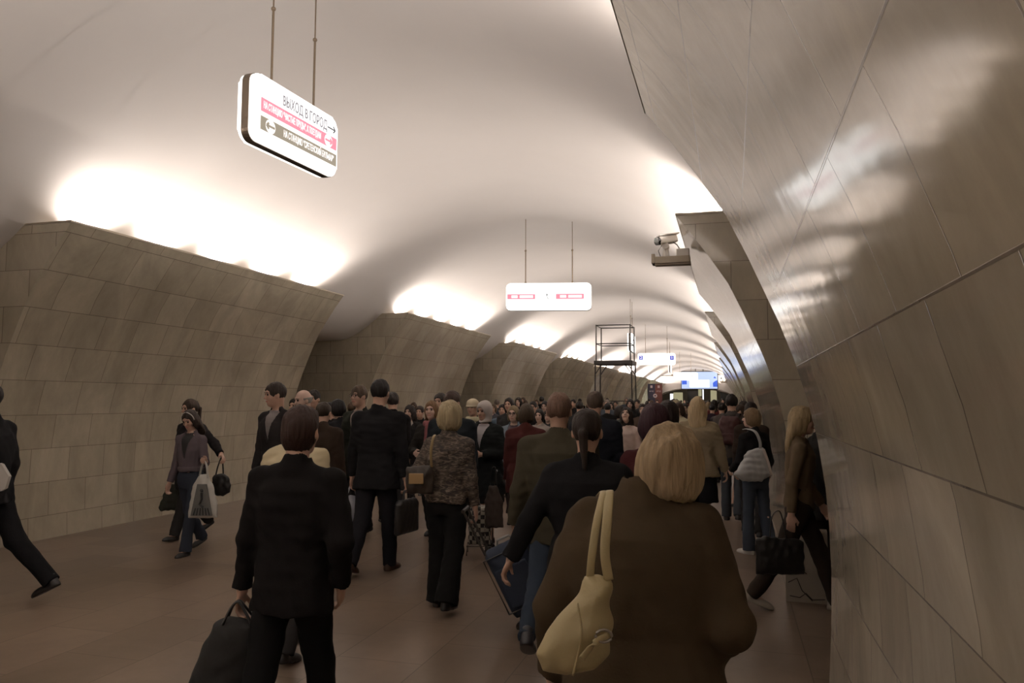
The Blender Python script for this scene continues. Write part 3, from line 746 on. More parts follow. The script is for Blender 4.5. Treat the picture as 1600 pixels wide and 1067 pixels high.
for z in (.55, 1.7): 
    for s in (-1, 1): add_tube(bm, (-hx-.05, s*hy, z), (hx+.05, s*hy, z), .018, n=6)
    add_tube(bm, (-hx-.05, -hy, z), (hx+.05, hy, z+.0), .015, n=6)
obj('brace', bm, M_STEEL, t)
# two-faced information column, far left of the hall
x, y = at(1023, 56)
t = thing('information_column', 'far two-faced information column, navy on one face and red on the other', 'sign column', (x, y, 0), math.radians(12))
M_NAVY = plain('column_navy', (.018,.016,.04), .4); M_RED = plain('column_red', (.12,.03,.022), .4); M_PALE = plain('column_lettering', (.5,.42,.42), .5)
bm = bmesh.new(); add_box(bm, (0,0,1.5), (1.04,.30,2.95), bevel=.02); add_box(bm, (0,0,.03), (1.2,.5,.06)); obj('column_body', bm, M_STEEL, t)
bm = bmesh.new(); add_box(bm, (-.26,-.155,1.55), (.50,.012,2.8)); obj('navy_face', bm, M_NAVY, t)
bm = bmesh.new(); add_box(bm, (.26,-.155,1.55), (.50,.012,2.8)); obj('red_face', bm, M_RED, t)
for xx, s in ((-.26,'ВЫХОД'),(.26,'ВХОД')):
    text_mesh(s, .13, M_PALE, t, xx, 2.42, -.164, .3, 'CENTER'); bm = bmesh.new(); add_box(bm, (xx,-.163,2.75), (.15,.006,.18), bevel=.002); obj('pictogram', bm, M_PALE, t)
bm = bmesh.new(); pts = [(.0+.15*math.cos(i*math.pi/12), 2.1+.15*math.sin(i*math.pi/12)) for i in range(24)]; add_prism(bm, pts, -.168, -.162); e = obj('round_emblem', bm, M_PALE, t)
bm = bmesh.new(); pts = [(.0+.055*math.cos(i*math.pi/8), 2.1+.055*math.sin(i*math.pi/8)) for i in range(16)]; add_prism(bm, pts, -.174, -.169); obj('emblem_centre', bm, M_NAVY, e)
# ------------------------------------------------------------------ surveillance cameras on the right-hand pylons
M_WP = plain('white_paint', (.62,.59,.55), .4); M_LENS = plain('lens_glass', (.01,.01,.01), .08); M_BKT = plain('bracket_beige', (.36,.31,.24), .45)
def cctv(loc, label, s=1.0):
    t = thing('surveillance_camera', label, 'camera', loc, 0, None); t.scale = (s, s, s)
    bm = bmesh.new(); add_box(bm, (-.02,0,0), (.52,.20,.10), bevel=.008); add_box(bm, (-.27,0,.02), (.05,.22,.14), bevel=.006); add_box(bm, (.0,0,-.055), (.5,.16,.03)); obj('bracket', bm, M_BKT, t)
    bm = bmesh.new(); add_box(bm, (.14,0,.10), (.18,.15,.11), bevel=.01); obj('junction_box', bm, M_WP, t)
    bm = bmesh.new(); add_tube(bm, (-.10,0,.05), (-.10,0,.20), .055, .04, 14); add_tube(bm, (-.10,-.07,.21), (-.10,.07,.21), .05, n=14); obj('swivel_mount', bm, M_WP, t)
    R = Matrix.Rotation(math.radians(-14), 3, 'Y') @ Matrix.Rotation(math.radians(38), 3, 'Z')
    bm = bmesh.new(); add_box(bm, (-.08,0,.30), (.30,.12,.11), R, bevel=.02); cs = obj('camera_housing', bm, M_WP, t)
    d = R @ Vector((-1,0,0)); c = Vector((-.08,0,.30))
    bm = bmesh.new(); add_tube(bm, c+d*.13, c+d*.185, .058, n=18); obj('lens', bm, M_LENS, cs)
    bm = bmesh.new(); add_box(bm, c+Vector((0,0,.065)), (.34,.15,.012), R); obj('sun_shield', bm, M_WP, cs)
    bm = bmesh.new(); add_path(bm, [(.0,0,.27),(.06,-.02,.22),(.10,0,.15)], .008, 6); add_path(bm, [(-.15,-.04,.22),(-.20,-.05,.14),(-.17,-.04,.05)], .006, 6); obj('cable', bm, M_STEEL, t)
cctv((-.66, 9.49, 3.42), 'white surveillance camera on a beige bracket beside the second right pylon', .86)
cctv((-.62, 74.0, 3.50), 'tiny distant surveillance camera near the far end of the right pylons', 1.25)
# ------------------------------------------------------------------ bags and luggage
def unp(px, py, d):
    v = ((px-800)/FPX)*RT+((533.5-py)/FPX)*UP+FW; h = v.x*(-math.sin(YAW))+v.y*math.cos(YAW)
    return Vector((0,0,EYE))+v*(d/h)
def poly_sd(u, v, pts):
    P = np.stack([u, v], 1); d = None; ins = np.zeros(len(P), bool); n = len(pts); pts = np.array(pts, float)
    for i in range(n):
        a, b = pts[i], pts[(i+1) % n]; e = b-a; w_ = P-a; t = np.clip((w_@e)/(e@e), 0, 1); q = w_-t[:,None]*e; dd = (q*q).sum(1)
        d = dd if d is None else np.minimum(d, dd)
        c = ((a[1] > P[:,1]) != (b[1] > P[:,1])) & (P[:,0] < (b[0]-a[0])*(P[:,1]-a[1])/((b[1]-a[1]) if b[1] != a[1] else 1e-9)+a[0]); ins ^= c
    return np.sqrt(d)*np.where(ins, -1, 1)
def pillow(name, pts, th, rad, v, mat, parent, noise=.006, puff=.1, seed=1, y0=0.0):
    """soft bag: an outline in local XZ, thickness th in Y, swelling towards the middle"""
    nz = Noise(seed, .10, 6); pa = np.array(pts)
    def f(P):
        s = poly_sd(P[:,0], P[:,2], pts); half = th*(1-.65*np.exp(np.minimum(s, 0)/puff))
        a = s+rad; b = np.abs(P[:,1]-y0)-half+rad
        d = np.sqrt(np.maximum(a, 0)**2+np.maximum(b, 0)**2)+np.minimum(np.maximum(a, b), 0)-rad
        return d-noise*nz(P)
    return sdf_obj(name, f, (pa[:,0].min()-.01, y0-th-.02, pa[:,1].min()-.01), (pa[:,0].max()+.01, y0+th+.02, pa[:,1].max()+.01), v, mat, parent)
def strap(name, pts, w_, th, side, mat, parent):
    bm = bmesh.new(); P = [Vector(p) for p in pts]; out = []
    for i in range(len(P)-1):
        p0 = P[max(i-1,0)]; p3 = P[min(i+2, len(P)-1)]
        for k in range(6):
            t = k/6; out.append(.5*((2*P[i])+(-p0+P[i+1])*t+(2*p0-5*P[i]+4*P[i+1]-p3)*t*t+(-p0+3*P[i]-3*P[i+1]+p3)*t**3))
    out.append(P[-1]); add_path(bm, out, w_, 10, flat=(w_, th, Vector(side))); return obj(name, bm, mat, parent, True)
def leather(name, col, rough=.45): return plain(name, col, rough, var=.12, scale=9, bump=.35, bscale=90)
# ------------------------------------------------------------------ the crowd
def leop():
    m, nt, b = newmat('brown_patterned_knit'); L = nt.links; tc = N(nt, 'ShaderNodeTexCoord')
    mp = N(nt, 'ShaderNodeMapping'); mp.inputs['Scale'].default_value = (9,9,26); L.new(tc.outputs['Object'], mp.inputs[0])
    no = N(nt, 'ShaderNodeTexNoise', i_Scale=1.6, i_Detail=5.0, i_Distortion=1.8); L.new(mp.outputs[0], no.inputs['Vector'])
    cr = N(nt, 'ShaderNodeValToRGB'); cr.color_ramp.elements[0].color = (.018,.014,.011,1); cr.color_ramp.elements[1].color = (.17,.135,.105,1)
    cr.color_ramp.elements[0].position = .40; cr.color_ramp.elements[1].position = .66; e = cr.color_ramp.elements.new(.52); e.color = (.07,.050,.036,1)
    L.new(no.outputs['Fac'], cr.inputs[0]); L.new(cr.outputs[0], b.inputs['Base Color']); b.inputs['Roughness'].default_value = .8; return m
P_ = person
# foreground
P_('suit', 'foreground person in a black suit with short dark reddish hair, seen from behind', *at(466,3.65), 4, H=1.685, vox=.0065, bulk=1.02, sh=1.06, legs=((-16,20,16),(16,6,-2)), armL=(-3,9,8,.1), armR=(-8,15,42,.7), haircol=(.030,.014,.010), hair='nape', top=('jacket', (.010,.009,.009)), hem=-.17, flare=1.02, bottom=('trousers', (.009,.009,.009)), shoe=(.01,.01,.01), headscale=1.02)
P_('brown', 'closest walker, grey-blond hair and a wide brown coat, seen from behind', *at(1001,2.32), -3, H=1.69, headoff=.085, hunch=.06, vox=.006, female=True, bulk=1.20, sh=1.05, legs=((12,10,0),(-8,14,8)), armL=(-4,21,30,.5), armR=(-10,20,80,.75), lean=6, head=(-10,2), haircol=(.37,.275,.165), hair='puffy', collar=1.22, rough=2.0, top=('coat', (.060,.043,.026)), hem=-.36, flare=1.02, bottom=('trousers', (.02,.015,.012)), shoe=(.02,.015,.01), headscale=1.04)
P_('pattern', 'blond walker in a brown patterned jacket and wide black trousers', *at(702,6.5), 2, H=1.665, vox=.008, female=True, bulk=1.14, sh=1.02, legs=((3,4,0),(-13,12,6)), armL=(-6,26,62,.55), armR=(-2,9,10,.1), rough=2.0, haircol=(.38,.31,.19), hair='puffy', top=('jacket', (.1,.08,.06)), topmat=leop(), hem=-.055, flare=1.0, bottom=('trousers', (.010,.010,.010)), flarel=1.6, shoe=(.01,.01,.01), headscale=1.12)
P_('tallsuit', 'tall walker in a black suit holding a briefcase and a plastic bag', *at(592,7.8), 2, H=1.90, vox=.009, bulk=1.08, sh=1.12, legs=((-12,22,20),(10,6,0)), armL=(4,9,8,.1), armR=(-2,9,10,.1), haircol=(.012,.010,.010), hair='short', top=('jacket', (.012,.012,.013)), hem=-.19, flare=1.05, bottom=('trousers', (.014,.014,.017)), shoe=(.05,.025,.015), shirt=(.45,.42,.40))
P_('olive', 'balding walker in a loose olive jacket, seen from behind', *at(872,5.25), 3, H=1.77, vox=.008, bulk=1.15, sh=1.12, legs=((-26,34,30),(18,6,-4)), armL=(-4,12,14,.2), armR=SWF, hair='short', haircol=(.15,.09,.065), skin=plain('skin_ruddy', (.36,.22,.16), .5), top=('jacket', (.050,.044,.030)), hem=-.18, flare=1.03, bottom=('jeans', (.028,.038,.055)), shoe=(.02,.02,.025))
P_('ponytail', 'walker in black with a tied dark ponytail, between the olive jacket and the nearest walker', *at(915,4.15), 0, H=1.655, vox=.008, female=True, bulk=1.15, sh=1.16, legs=STEP, armL=(-14,26,14,.1), armR=(8,12,30,.4), haircol=(.020,.013,.010), hair='ponytail', top=('jacket', (.011,.011,.012)), hem=-.20, flare=1.04, bottom=('trousers', (.010,.010,.012)), headscale=1.06)
P_('burgundy', 'walker with glossy burgundy hair and a maroon top', *at(1021,4.95), -4, H=1.675, vox=.009, female=True, bulk=1.08, sh=1.0, legs=STEP, haircol=(.030,.010,.016), hair='puffy', top=('jacket', (.050,.014,.016)), hem=-.12, headscale=1.10, armL=(4,14,30,.4))
P_('leftedge', 'walker in a dark suit cut off by the left edge of the view', *at(-8,6.55), 104, H=1.88, vox=.009, bulk=1.05, sh=1.06, legs=((26,6,-6),(-24,20,26)), armR=(-4,8,22,.3), armL=(8,8,28,.5), haircol=HB, top=('jacket', (.014,.014,.015)), hem=-.13, bottom=('trousers', (.010,.010,.011)), shoe=(.012,.01,.01))
# left wall pair
P_('girl', 'girl with a white headband, mauve jacket and jeans, looking down', *at(304,8.7), 178, H=1.575, vox=.0075, female=True, bulk=.95, legs=((13,6,0),(-12,24,20)), armR=(4,9,14,.1), armL=(8,16,84,-.9), head=(4,26), haircol=(.035,.024,.018), hair='long', skin=SKIN, top=('jacket', (.105,.085,.095)), hem=.06, bottom=('jeans', (.035,.042,.058)), flarel=1.25, shoe=(.02,.02,.02), shirt=(.02,.02,.02))
P_('behindgirl', 'walker in a long black coat directly behind the girl with the headband', *at(304,9.75), 172, H=1.73, vox=.010, female=True, legs=WALK, armR=(-2,10,10,.1), armL=(4,52,20,-.5), head=(-14,4), haircol=(.035,.022,.014), hair='ponytail', top=('coat', (.016,.014,.015)), hem=-.30, bottom=('trousers', CHAR))
# left group round the suit
P_('mangrey', 'young walker in a grey shirt and dark jacket glancing left beside the marble', *at(437,8.55), 165, H=1.885, vox=.009, head=(-26,6), haircol=(.022,.015,.011), hair='short', skin=SKIN, top=('jacket', (.022,.020,.020)), hem=-.13, shirt=(.20,.18,.18), legs=STEP)
P_('baldman', 'old bald walker in a brown coat, face to the camera', *at(480,9.5), 160, H=1.815, vox=.010, hair='tonsure', haircol=(.35,.33,.30), head=(-10,8), skin=SKIN_PALE, top=('coat', (.050,.036,.024)), hem=-.22, shirt=(.3,.25,.2), legs=STEP)
P_('cream', 'walker in a cream coat mostly hidden by the black-suited walker', *at(465,5.3), 5, H=1.66, vox=.010, female=True, bulk=1.05, sh=1.12, haircol=(.11,.045,.025), hair='bob', top=('coat', (.52,.45,.30)), hem=-.10, bottom=('trousers', CHAR), legs=STEP, armL=(0,16,12,.1), armR=(0,8,12,.1))
P_('brownjk', 'walker in a dark brown coat behind the cream coat', *at(505,8.6), 8, H=1.67, vox=.011, haircol=(.03,.02,.012), top=('coat', (.032,.022,.016)), hem=-.2, legs=STEP)
P_('bk1', 'dark-haired walker in black just right of the bald walker\'s head', *at(494,11.2), 180, H=1.83, vox=.013, haircol=HB, top=('jacket', BLACK), legs=STEP)
P_('bk2', 'dark-haired walker whose crown shows left of the bald walker', *at(464,12.6), 180, H=1.70, vox=.013, haircol=HB, top=('jacket', CHAR), legs=STEP)
P_('profile', 'walker in black with a black bob, in profile before the marble recess', *at(533,10.2), 80, H=1.70, vox=.011, female=True, haircol=(.012,.010,.010), hair='bob', top=('coat', (.013,.013,.015)), hem=-.25, legs=STEP)
P_('bk3', 'short dark-haired walker in black between the brown coat and the black bob', *at(517,10.7), 10, H=1.655, vox=.012, haircol=(.012,.01,.01), top=('jacket', BLACK), legs=STEP)
P_('glasses', 'walker in a dark green coat wearing glasses left of the tall black suit', *at(566,9.7), 165, H=1.875, vox=.009, haircol=(.055,.035,.02), hair='fringe', skin=SKIN, top=('coat', (.022,.024,.018)), hem=-.25, shirt=(.25,.2,.18), legs=STEP, bulk=1.05)
P_('bk4', 'brown-haired walker just left of the walker with glasses', *at(552,12.4), 20, H=1.66, vox=.013, haircol=(.06,.035,.02), top=('jacket', (.03,.028,.025)), legs=STEP)
P_('bk5', 'dark-haired walker showing a white collar behind the tall black suit', *at(615,10.8), 30, H=1.80, vox=.011, haircol=(.015,.011,.01), top=('jacket', BLACK), shirt=(.5,.48,.45), legs=STEP)
# middle group
P_('curlyf', 'smiling walker with curly black hair and a black coat with pale scarf', *at(643,12.6), 176, H=1.60, vox=.010, female=True, haircol=(.018,.012,.010), hair='curly', skin=SKIN_PALE, top=('coat', BLACK), hem=-.2, shirt=(.35,.32,.28), legs=STEP)
P_('shortm', 'small dark-haired walker in black beside the curly-haired walker', *at(658,14.2), 184, H=1.57, vox=.012, haircol=(.02,.014,.011), skin=SKIN, top=('jacket', BLACK), legs=STEP)
P_('redscarf', 'walker with long auburn hair and a dusty red scarf left of the blond one', *at(677,9.7), 182, H=1.685, vox=.008, female=True, haircol=(.17,.095,.045), hair='long', skin=SKIN_PALE, top=('coat', (.020,.018,.016)), hem=-.2, shirt=(.30,.22,.15), armR=(14,16,84,.6), legs=STEP)
P_('fringe', 'brown-fringed walker in a dark blue coat behind the blond walker', *at(709,8.3), 176, H=1.795, vox=.009, haircol=(.045,.026,.018), hair='fringe', skin=SKIN, top=('coat', (.016,.020,.024)), hem=-.2, legs=STEP, bulk=1.08, sh=1.08)
P_('bk6', 'dark-haired walker partly behind the brown-fringed one', *at(691,11.2), 172, H=1.79, vox=.012, haircol=HB, top=('jacket', BLACK), legs=STEP)
P_('creamhat', 'walker in a cream hat and pale scarf left of the white headscarf', *at(741,11.3), 174, H=1.70, vox=.010, female=True, haircol=(.48,.42,.30), hair='hat', skin=SKIN, top=('coat', (.03,.03,.03)), hem=-.2, shirt=(.45,.42,.30), legs=STEP)
P_('headscarf', 'old walker in a white headscarf and long black coat, one arm bent', *at(760,9.4), 168, H=1.665, vox=.008, female=True, bulk=1.2, sh=1.1, haircol=(.50,.46,.44), hair='scarf', head=(-8,6), skin=SKIN, top=('coat', (.013,.015,.015)), hem=-.34, shirt=(.35,.33,.34), armL=(10,12,92,.9), armR=(2,10,16,.2), legs=STAND, bottom=('skirt', (.012,.012,.012)))
P_('bluejk', 'short-haired walker with glasses and a pale blue jacket left of the red coat', *at(804,10.6), 180, H=1.62, vox=.010, female=True, haircol=(.19,.14,.08), hair='bob', skin=SKIN_PALE, top=('jacket', (.16,.20,.24)), shirt=(.05,.03,.04), hem=-.12, legs=STEP)
P_('bk7', 'long dark-haired walker just behind the pale blue jacket', *at(797,13.6), 176, H=1.73, vox=.012, female=True, haircol=HB, hair='long', top=('coat', CHAR), legs=STEP)
P_('redcoat', 'walker in a dark red coat with short brown hair', *at(822,8.6), 6, H=1.665, vox=.009, female=True, bulk=1.1, sh=1.08, haircol=(.055,.038,.024), hair='bob', top=('coat', (.06,.018,.017)), hem=-.22, legs=STEP, bottom=('skirt', (.02,.012,.012)))
P_('facea', 'pale-faced dark-haired walker between red coat and olive jacket', *at(844,12.4), 178, H=1.55, vox=.010, female=True, haircol=(.015,.011,.01), hair='bob', skin=SKIN_PALE, top=('jacket', (.25,.22,.20)), legs=STEP)
P_('faceb', 'far walker with black curly hair above the pale-faced one', *at(852,17.0), 180, H=1.66, vox=.014, female=True, haircol=(.012,.01,.01), hair='curly', skin=SKIN_PALE, top=('coat', BLACK), legs=STEP)
P_('facec', 'small walker peering out at the olive jacket\'s left shoulder', *at(857,14.2), 182, H=1.50, vox=.012, haircol=HB, skin=SKIN_PALE, top=('jacket', CHAR), legs=STEP)
P_('navyback', 'walker with short brown-grey hair and a dark navy coat, seen from behind', *at(929,8.1), 0, H=1.795, vox=.009, haircol=(.085,.06,.045), hair='short', top=('coat', (.014,.016,.022)), hem=-.2, bulk=1.08, sh=1.1, legs=STEP)
P_('lookup', 'walker with long curly dark hair and a white blouse, gazing upwards', *at(980,11.1), 168, H=1.60, vox=.009, female=True, haircol=(.022,.014,.012), hair='curly', head=(6,-20), skin=SKIN_PALE, top=('sweater', (.50,.40,.36)), hem=-.02, bottom=('jeans', (.05,.065,.09)), armR=BENT, legs=STEP)
P_('greyblue', 'walker in a grey-blue cardigan beside the one gazing upwards', *at(968,12.8), 12, H=1.60, vox=.012, female=True, haircol=HB, hair='puffy', top=('jacket', (.12,.14,.13)), legs=STEP)
P_('bk8', 'black-haired walker half hidden behind the burgundy hair', *at(1042,6.6), -6, H=1.70, vox=.011, female=True, haircol=(.018,.013,.012), hair='puffy', top=('jacket', BLACK), legs=STEP)
P_('beige', 'walker with long blond hair and a beige coat with a big collar', *at(1089,9.4), 0, H=1.725, vox=.009, female=True, bulk=1.15, sh=1.14, haircol=(.52,.40,.24), hair='long', headscale=1.12, top=('coat', (.27,.22,.145)), hem=-.14, flare=1.05, bottom=('skirt', (.012,.012,.014)), armR=(-4,16,20,.2), armL=(0,12,12,.2), legs=((10,4,0),(-10,14,10)), shoe=(.03,.02,.015))
P_('backpack', 'walker in a grey jacket wearing a maroon backpack', *at(1142,11.2), -6, H=1.775, vox=.010, haircol=(.018,.014,.013), hair='short', top=('jacket', (.075,.065,.060)), hem=-.08, bottom=('jeans', (.045,.052,.062)), flarel=1.2, legs=((4,8,0),(-10,16,10)), bulk=1.08, sh=1.05)
P_('skirt', 'walker in a dark red skirt and black heels beyond the white bag', *at(1160,12.6), 84, H=1.62, vox=.010, female=True, haircol=(.05,.03,.02), hair='short', top=('jacket', (.17,.11,.075)), hem=-.05, bottom=('skirt', (.11,.015,.02)), shoe=(.01,.01,.01), legs=((16,8,6),(-12,8,14)))
P_('bk9', 'dark-haired walker close by the pylons behind the light brown bob', *at(1172,9.9), -4, H=1.68, vox=.012, sh=.9, bulk=.92, haircol=HB, top=('jacket', (.035,.025,.02)), legs=STEP)
P_('bob', 'young walker with a light brown bob, black top and jeans carrying a silver bag', *at(1177,8.75), 42, H=1.605, vox=.008, female=True, haircol=(.20,.135,.075), hair='bob', skin=SKIN_PALE, head=(34,0), top=('slim', (.012,.012,.013)), hem=.03, bottom=('jeans', (.05,.062,.083)), flarel=1.35, shoe=(.55,.53,.50), legs=((5,5,0),(-7,6,2)), armL=(10,10,60,.5), armR=(-6,10,40,.4), shirt=None)
P_('blondr', 'blond walker in a tan top turning into the passage beside the near pylon', *at(1243,6.45), 268, H=1.69, vox=.008, female=True, haircol=(.36,.27,.15), hair='long', head=(-6,4), top=('sweater', (.12,.088,.055)), hem=-.06, bottom=('trousers', (.030,.023,.018)), legs=((22,6,-4),(-20,14,18)), armL=(14,8,20,.1), armR=(-12,10,12,.1), shoe=(.30,.27,.22), shirt=None)
P_('darkr', 'walker in a black coat squeezed between the tan top and the near pylon', *at(1277,7.1), 280, H=1.66, vox=.010, haircol=(.02,.015,.012), top=('coat', (.012,.011,.010)), hem=-.25, legs=STEP, bottom=('trousers', (.018,.015,.012)), armR=(4,8,10,.1))
# far walkers that can still be told apart
FARS = [
 (648,19.5,182,1.62,'long',HBR,(.05,.04,.04),'far brown-haired walker in grey between the tall suit and the curly-haired one',True),
 (700,17.5,176,1.70,'short',HB,(.03,.03,.035),'far dark-headed walker behind the brown-fringed one\'s left ear',False),
 (772,18.5,180,1.60,'bob',(.09,.06,.035),(.05,.05,.06),'far walker with a brown bob right of the white headscarf',True),
 (786,15.2,186,1.60,'short',HB,(.07,.10,.13),'far walker in blue-grey just left of the pale blue jacket',False),
 (811,21,178,1.76,'curly',HB,BLACK,'far curly-haired walker rising behind the red coat\'s left side',True),
 (818,27,180,1.79,'short',HBR,CHAR,'farther brown-haired walker above the red coat\'s head',False),
 (834,15.4,180,1.66,'short',(.016,.012,.01),BLACK,'far black-haired walker right of the red coat\'s head',False),
 (838,22,184,1.56,'bob',HBR,(.10,.03,.03),'far walker in dull red right of the red coat',True),
 (896,24,180,1.72,'short',HB,BLACK,'far walker between the balding head and the ponytail',False),
 (905,16.5,0,1.66,'short',HB,(.03,.03,.03),'far walker seen from behind just above the ponytail',False),
 (949,18,4,1.62,'short',(.012,.01,.01),BLACK,'far black-clad walker right of the navy coat',False),
 (955,24,178,1.64,'bob',HB,(.04,.05,.045),'far walker with a dark bob right of the navy coat\'s head',True),
 (985,19,176,1.72,'curly',(.014,.011,.01),BLACK,'far curly black-haired walker above the one gazing upwards',True),
 (995,23,182,1.72,'short',HB,(.03,.03,.03),'far walker left of the burgundy hair, in charcoal',False),
 (1004,15.5,180,1.62,'bob',(.03,.02,.015),(.06,.04,.03),'far walker in brown left of the burgundy hair',True),
 (1062,13.5,150,1.66,'long',(.03,.018,.014),(.42,.38,.27),'far dark-haired walker in a cream top left of the beige coat',True),
 (1054,15.2,210,1.70,'short',(.36,.30,.19),(.12,.10,.07),'far blond walker behind the cream top',True),
 (1070,17.5,178,1.62,'bob',HB,(.05,.03,.03),'far dark-haired walker behind the cream top\'s right shoulder',True),
 (1112,19.5,2,1.60,'short',(.015,.011,.012),(.022,.014,.022),'far walker in dark violet between beige coat and backpack',False),
 (1106,26,0,1.66,'long',(.25,.18,.10),(.10,.09,.06),'far fair-haired walker above the beige coat\'s right shoulder',True),
 (1127,16.2,6,1.64,'short',HB,(.05,.045,.045),'far dark-haired walker left of the maroon backpack',False),
 (1161,14.6,0,1.68,'puffy',(.03,.02,.015),(.06,.04,.028),'far walker with full dark hair right of the grey jacket',True),
 (1158,18.5,-4,1.62,'short',HB,(.02,.018,.018),'far black-clad walker by the right pylons',False),
]
for px, d, fc, H_, hr, hc_, tc_, lb, fem in FARS:
    person(None, lb, *at(px, d), fc, H=H_, vox=.014 if d < 18 else .018, female=fem, hair=hr, haircol=hc_, top=('coat' if fem else 'jacket', tc_), hem=-.2, legs=STEP, skin=SKIN_PALE if fem else SKIN)
# the packed crowd deep in the hall: one walker of each kind, then copies
rng = random.Random(11); taken = [(i_.location.x, i_.location.y) for i_ in bpy.data.objects if i_.name.startswith('person')]
protos = []
def copy_tree(o, parent=None):
    c = o.copy(); C.objects.link(c); c.parent = parent
    for ch in o.children: copy_tree(ch, c)
    return c
kinds = [('short',HB,BLACK,False,'distant walker in black in the packed crowd deep in the hall','distant walkers in black'),
         ('bob',HBR,(.06,.045,.035),True,'distant brown-haired walker in brown in the packed crowd deep in the hall','distant walkers in brown'),
         ('short',(.16,.13,.11),(.05,.06,.075),False,'distant grey-haired walker in slate blue in the packed crowd deep in the hall','distant walkers in slate blue'),
         ('long',(.26,.19,.11),(.14,.12,.09),True,'distant fair-haired walker in beige in the packed crowd deep in the hall','distant walkers in beige'),
         ('curly',HB,(.09,.022,.022),True,'distant dark-haired walker in dull red in the packed crowd deep in the hall','distant walkers in dull red')]
n = 0
for i in range(400):
    yy = 22+rng.random()**1.1*52; xx = XC+rng.uniform(-3.5, 3.4)
    c, s = math.cos(YAW), math.sin(YAW); dd = -xx*s+yy*c; px = 800+FPX*(xx*c+yy*s)/dd
    if any((xx-a)**2+(yy-b)**2 < .8 for a, b in taken) or px < 620: continue
    tx, ty = at(962, 25.6); cx, cy = at(1023, 56)
    if abs(xx-tx) < 1.2 and abs(yy-ty) < 1.2 or abs(xx-cx) < 1.2 and abs(yy-cy) < 1: continue
    k = n % 5 if n < 5 else rng.choice((0,0,0,1,1,2,3,4)); fc = rng.choice((0,0,180,180,175,5,-8)); n += 1; taken.append((xx, yy))
    if n <= 5:
        hr, hcol, tcl, fem, lb, gp = kinds[k]
        q = person(None, lb, xx, yy, fc, H=1.70 if fem else 1.77, vox=.02, female=fem, hair=hr, haircol=hcol, top=('coat', tcl), hem=-.2, legs=STEP, skin=SKIN, group=gp); protos.append(q['root'])
    else:
        o = copy_tree(protos[k]); o.location = (xx, yy, 0); o.rotation_euler = (0, 0, math.radians(fc)); sc_ = rng.uniform(.93, 1.04); o.scale = (sc_,)*3
    if n >= 75: break
# ------------------------------------------------------------------ worn things
def on_head(k, nm, build, mat):
    i = PEOPLE[k]; bm = bmesh.new()
    def hp(p): return Vector(((i['hc']+i['RH']@(V3(*p)*i['hs']))+V3(0,0,i['zoff']))*i['S'])
    build(bm, hp, i['S']); return obj(nm, bm, mat, i['root'], True)
on_head('girl', 'headband', lambda bm, hp, S: add_path(bm, [hp((.088*math.cos(a), -.0+.03, .022+.092*math.sin(a))) for a in [math.radians(x_) for x_ in range(-5, 186, 10)]], .006*S, 8), plain('white_band', (.6,.58,.55), .4))
def specs(bm, hp, S):
    for s in (-1, 1):
        add_path(bm, [hp((s*.031+.022*math.cos(a), .101, .006+.017*math.sin(a))) for a in [i*math.pi/6 for i in range(13)]], .0026*S, 6)
        add_path(bm, [hp((s*.053,.099,.01)), hp((s*.076,.04,.012)), hp((s*.079,-.0,.005))], .0026*S, 6)
    add_path(bm, [hp((-.01,.104,.01)), hp((.01,.104,.01))], .0026*S, 6)
for k in ('glasses', 'bluejk'): on_head(k, 'glasses', specs, M_STEEL)
def scarf(k, col, r=.085):
    i = PEOPLE[k]; nz = Noise(5, .06)
    def f(P):
        t = P; c = i['T']((0,.0,.515)); q = t-c; a = np.sqrt(q[:,0]**2+(q[:,1]*1.05)**2)-r; d = np.sqrt(a*a+(q[:,2]*.75)**2)-.030
        d = smin(d, cone(P, i['T']((.02,.10,.49)), i['T']((.03,.145,.28)), .035, .03), .03); return d-.004*nz(P)
    Vt, F = mesh_sdf(f, i['T']((-.2,-.2,.2)), i['T']((.2,.25,.62)), .008); npmesh('scarf', (Vt+V3(0,0,i['zoff']))*i['S'], F, plain('scarf_cloth', col, .85), i['root'])
scarf('redscarf', (.22,.07,.075)); scarf('creamhat', (.42,.39,.27))
# ------------------------------------------------------------------ bags
def at_pt(name, label, cat, p, rz=0, group=None): return thing(name, label, cat, tuple(p), rz, group)
# cream shoulder bag of the nearest walker
CREAM = leather('cream_leather', (.42,.35,.19), .5)
i = PEOPLE['brown']; base = unp(905, 1052, 2.02)
t = at_pt('shoulder_bag', 'slouchy cream leather shoulder bag on the nearest walker\'s left side', 'bag', base, YAW)
k_ = 2.02/FPX
out = [((px-905)*k_, (1052-py)*k_) for px, py in ((838,1022),(850,1046),(885,1056),(928,1046),(950,1022),(957,985),(953,940),(958,912),(936,905),(915,908),(905,930),(880,960),(855,990))]
pillow('bag_body', out, .062, .030, .006, CREAM, t, noise=.006, puff=.05, seed=4)
def L_(px, py, dy=0): return Vector(((px-905)*k_, dy, (1052-py)*k_))
SD = (1,0,.12)
strap('strap', [L_(950,912,-.01), L_(944,870,-.015), L_(950,820,.01), L_(956,795,.06), L_(960,786,.11), L_(957,800,.20)], .0125, .003, SD, CREAM, t)
strap('strap', [L_(922,912,.0), L_(924,880,-.01), L_(933,830,.01), L_(945,797,.06), L_(951,787,.11), L_(950,800,.20)], .0105, .003, SD, CREAM, t)
bm = bmesh.new(); add_path(bm, [L_(938+12*math.cos(a), 985+9*math.sin(a), -.066) for a in [j*math.pi/6 for j in range(13)]], .0035, 8); obj('buckle', bm, plain('bag_metal', (.35,.32,.28), .3, .8), t)
strap('flap_strap', [L_(905,1018,-.064), L_(925,995,-.066), L_(945,985,-.062)], .010, .004, (1,0,1), CREAM, t)
strap('seam_piping', [L_(900,940,-.052), L_(905,985,-.066), L_(893,1045,-.05)], .003, .003, (1,0,0), CREAM, t)
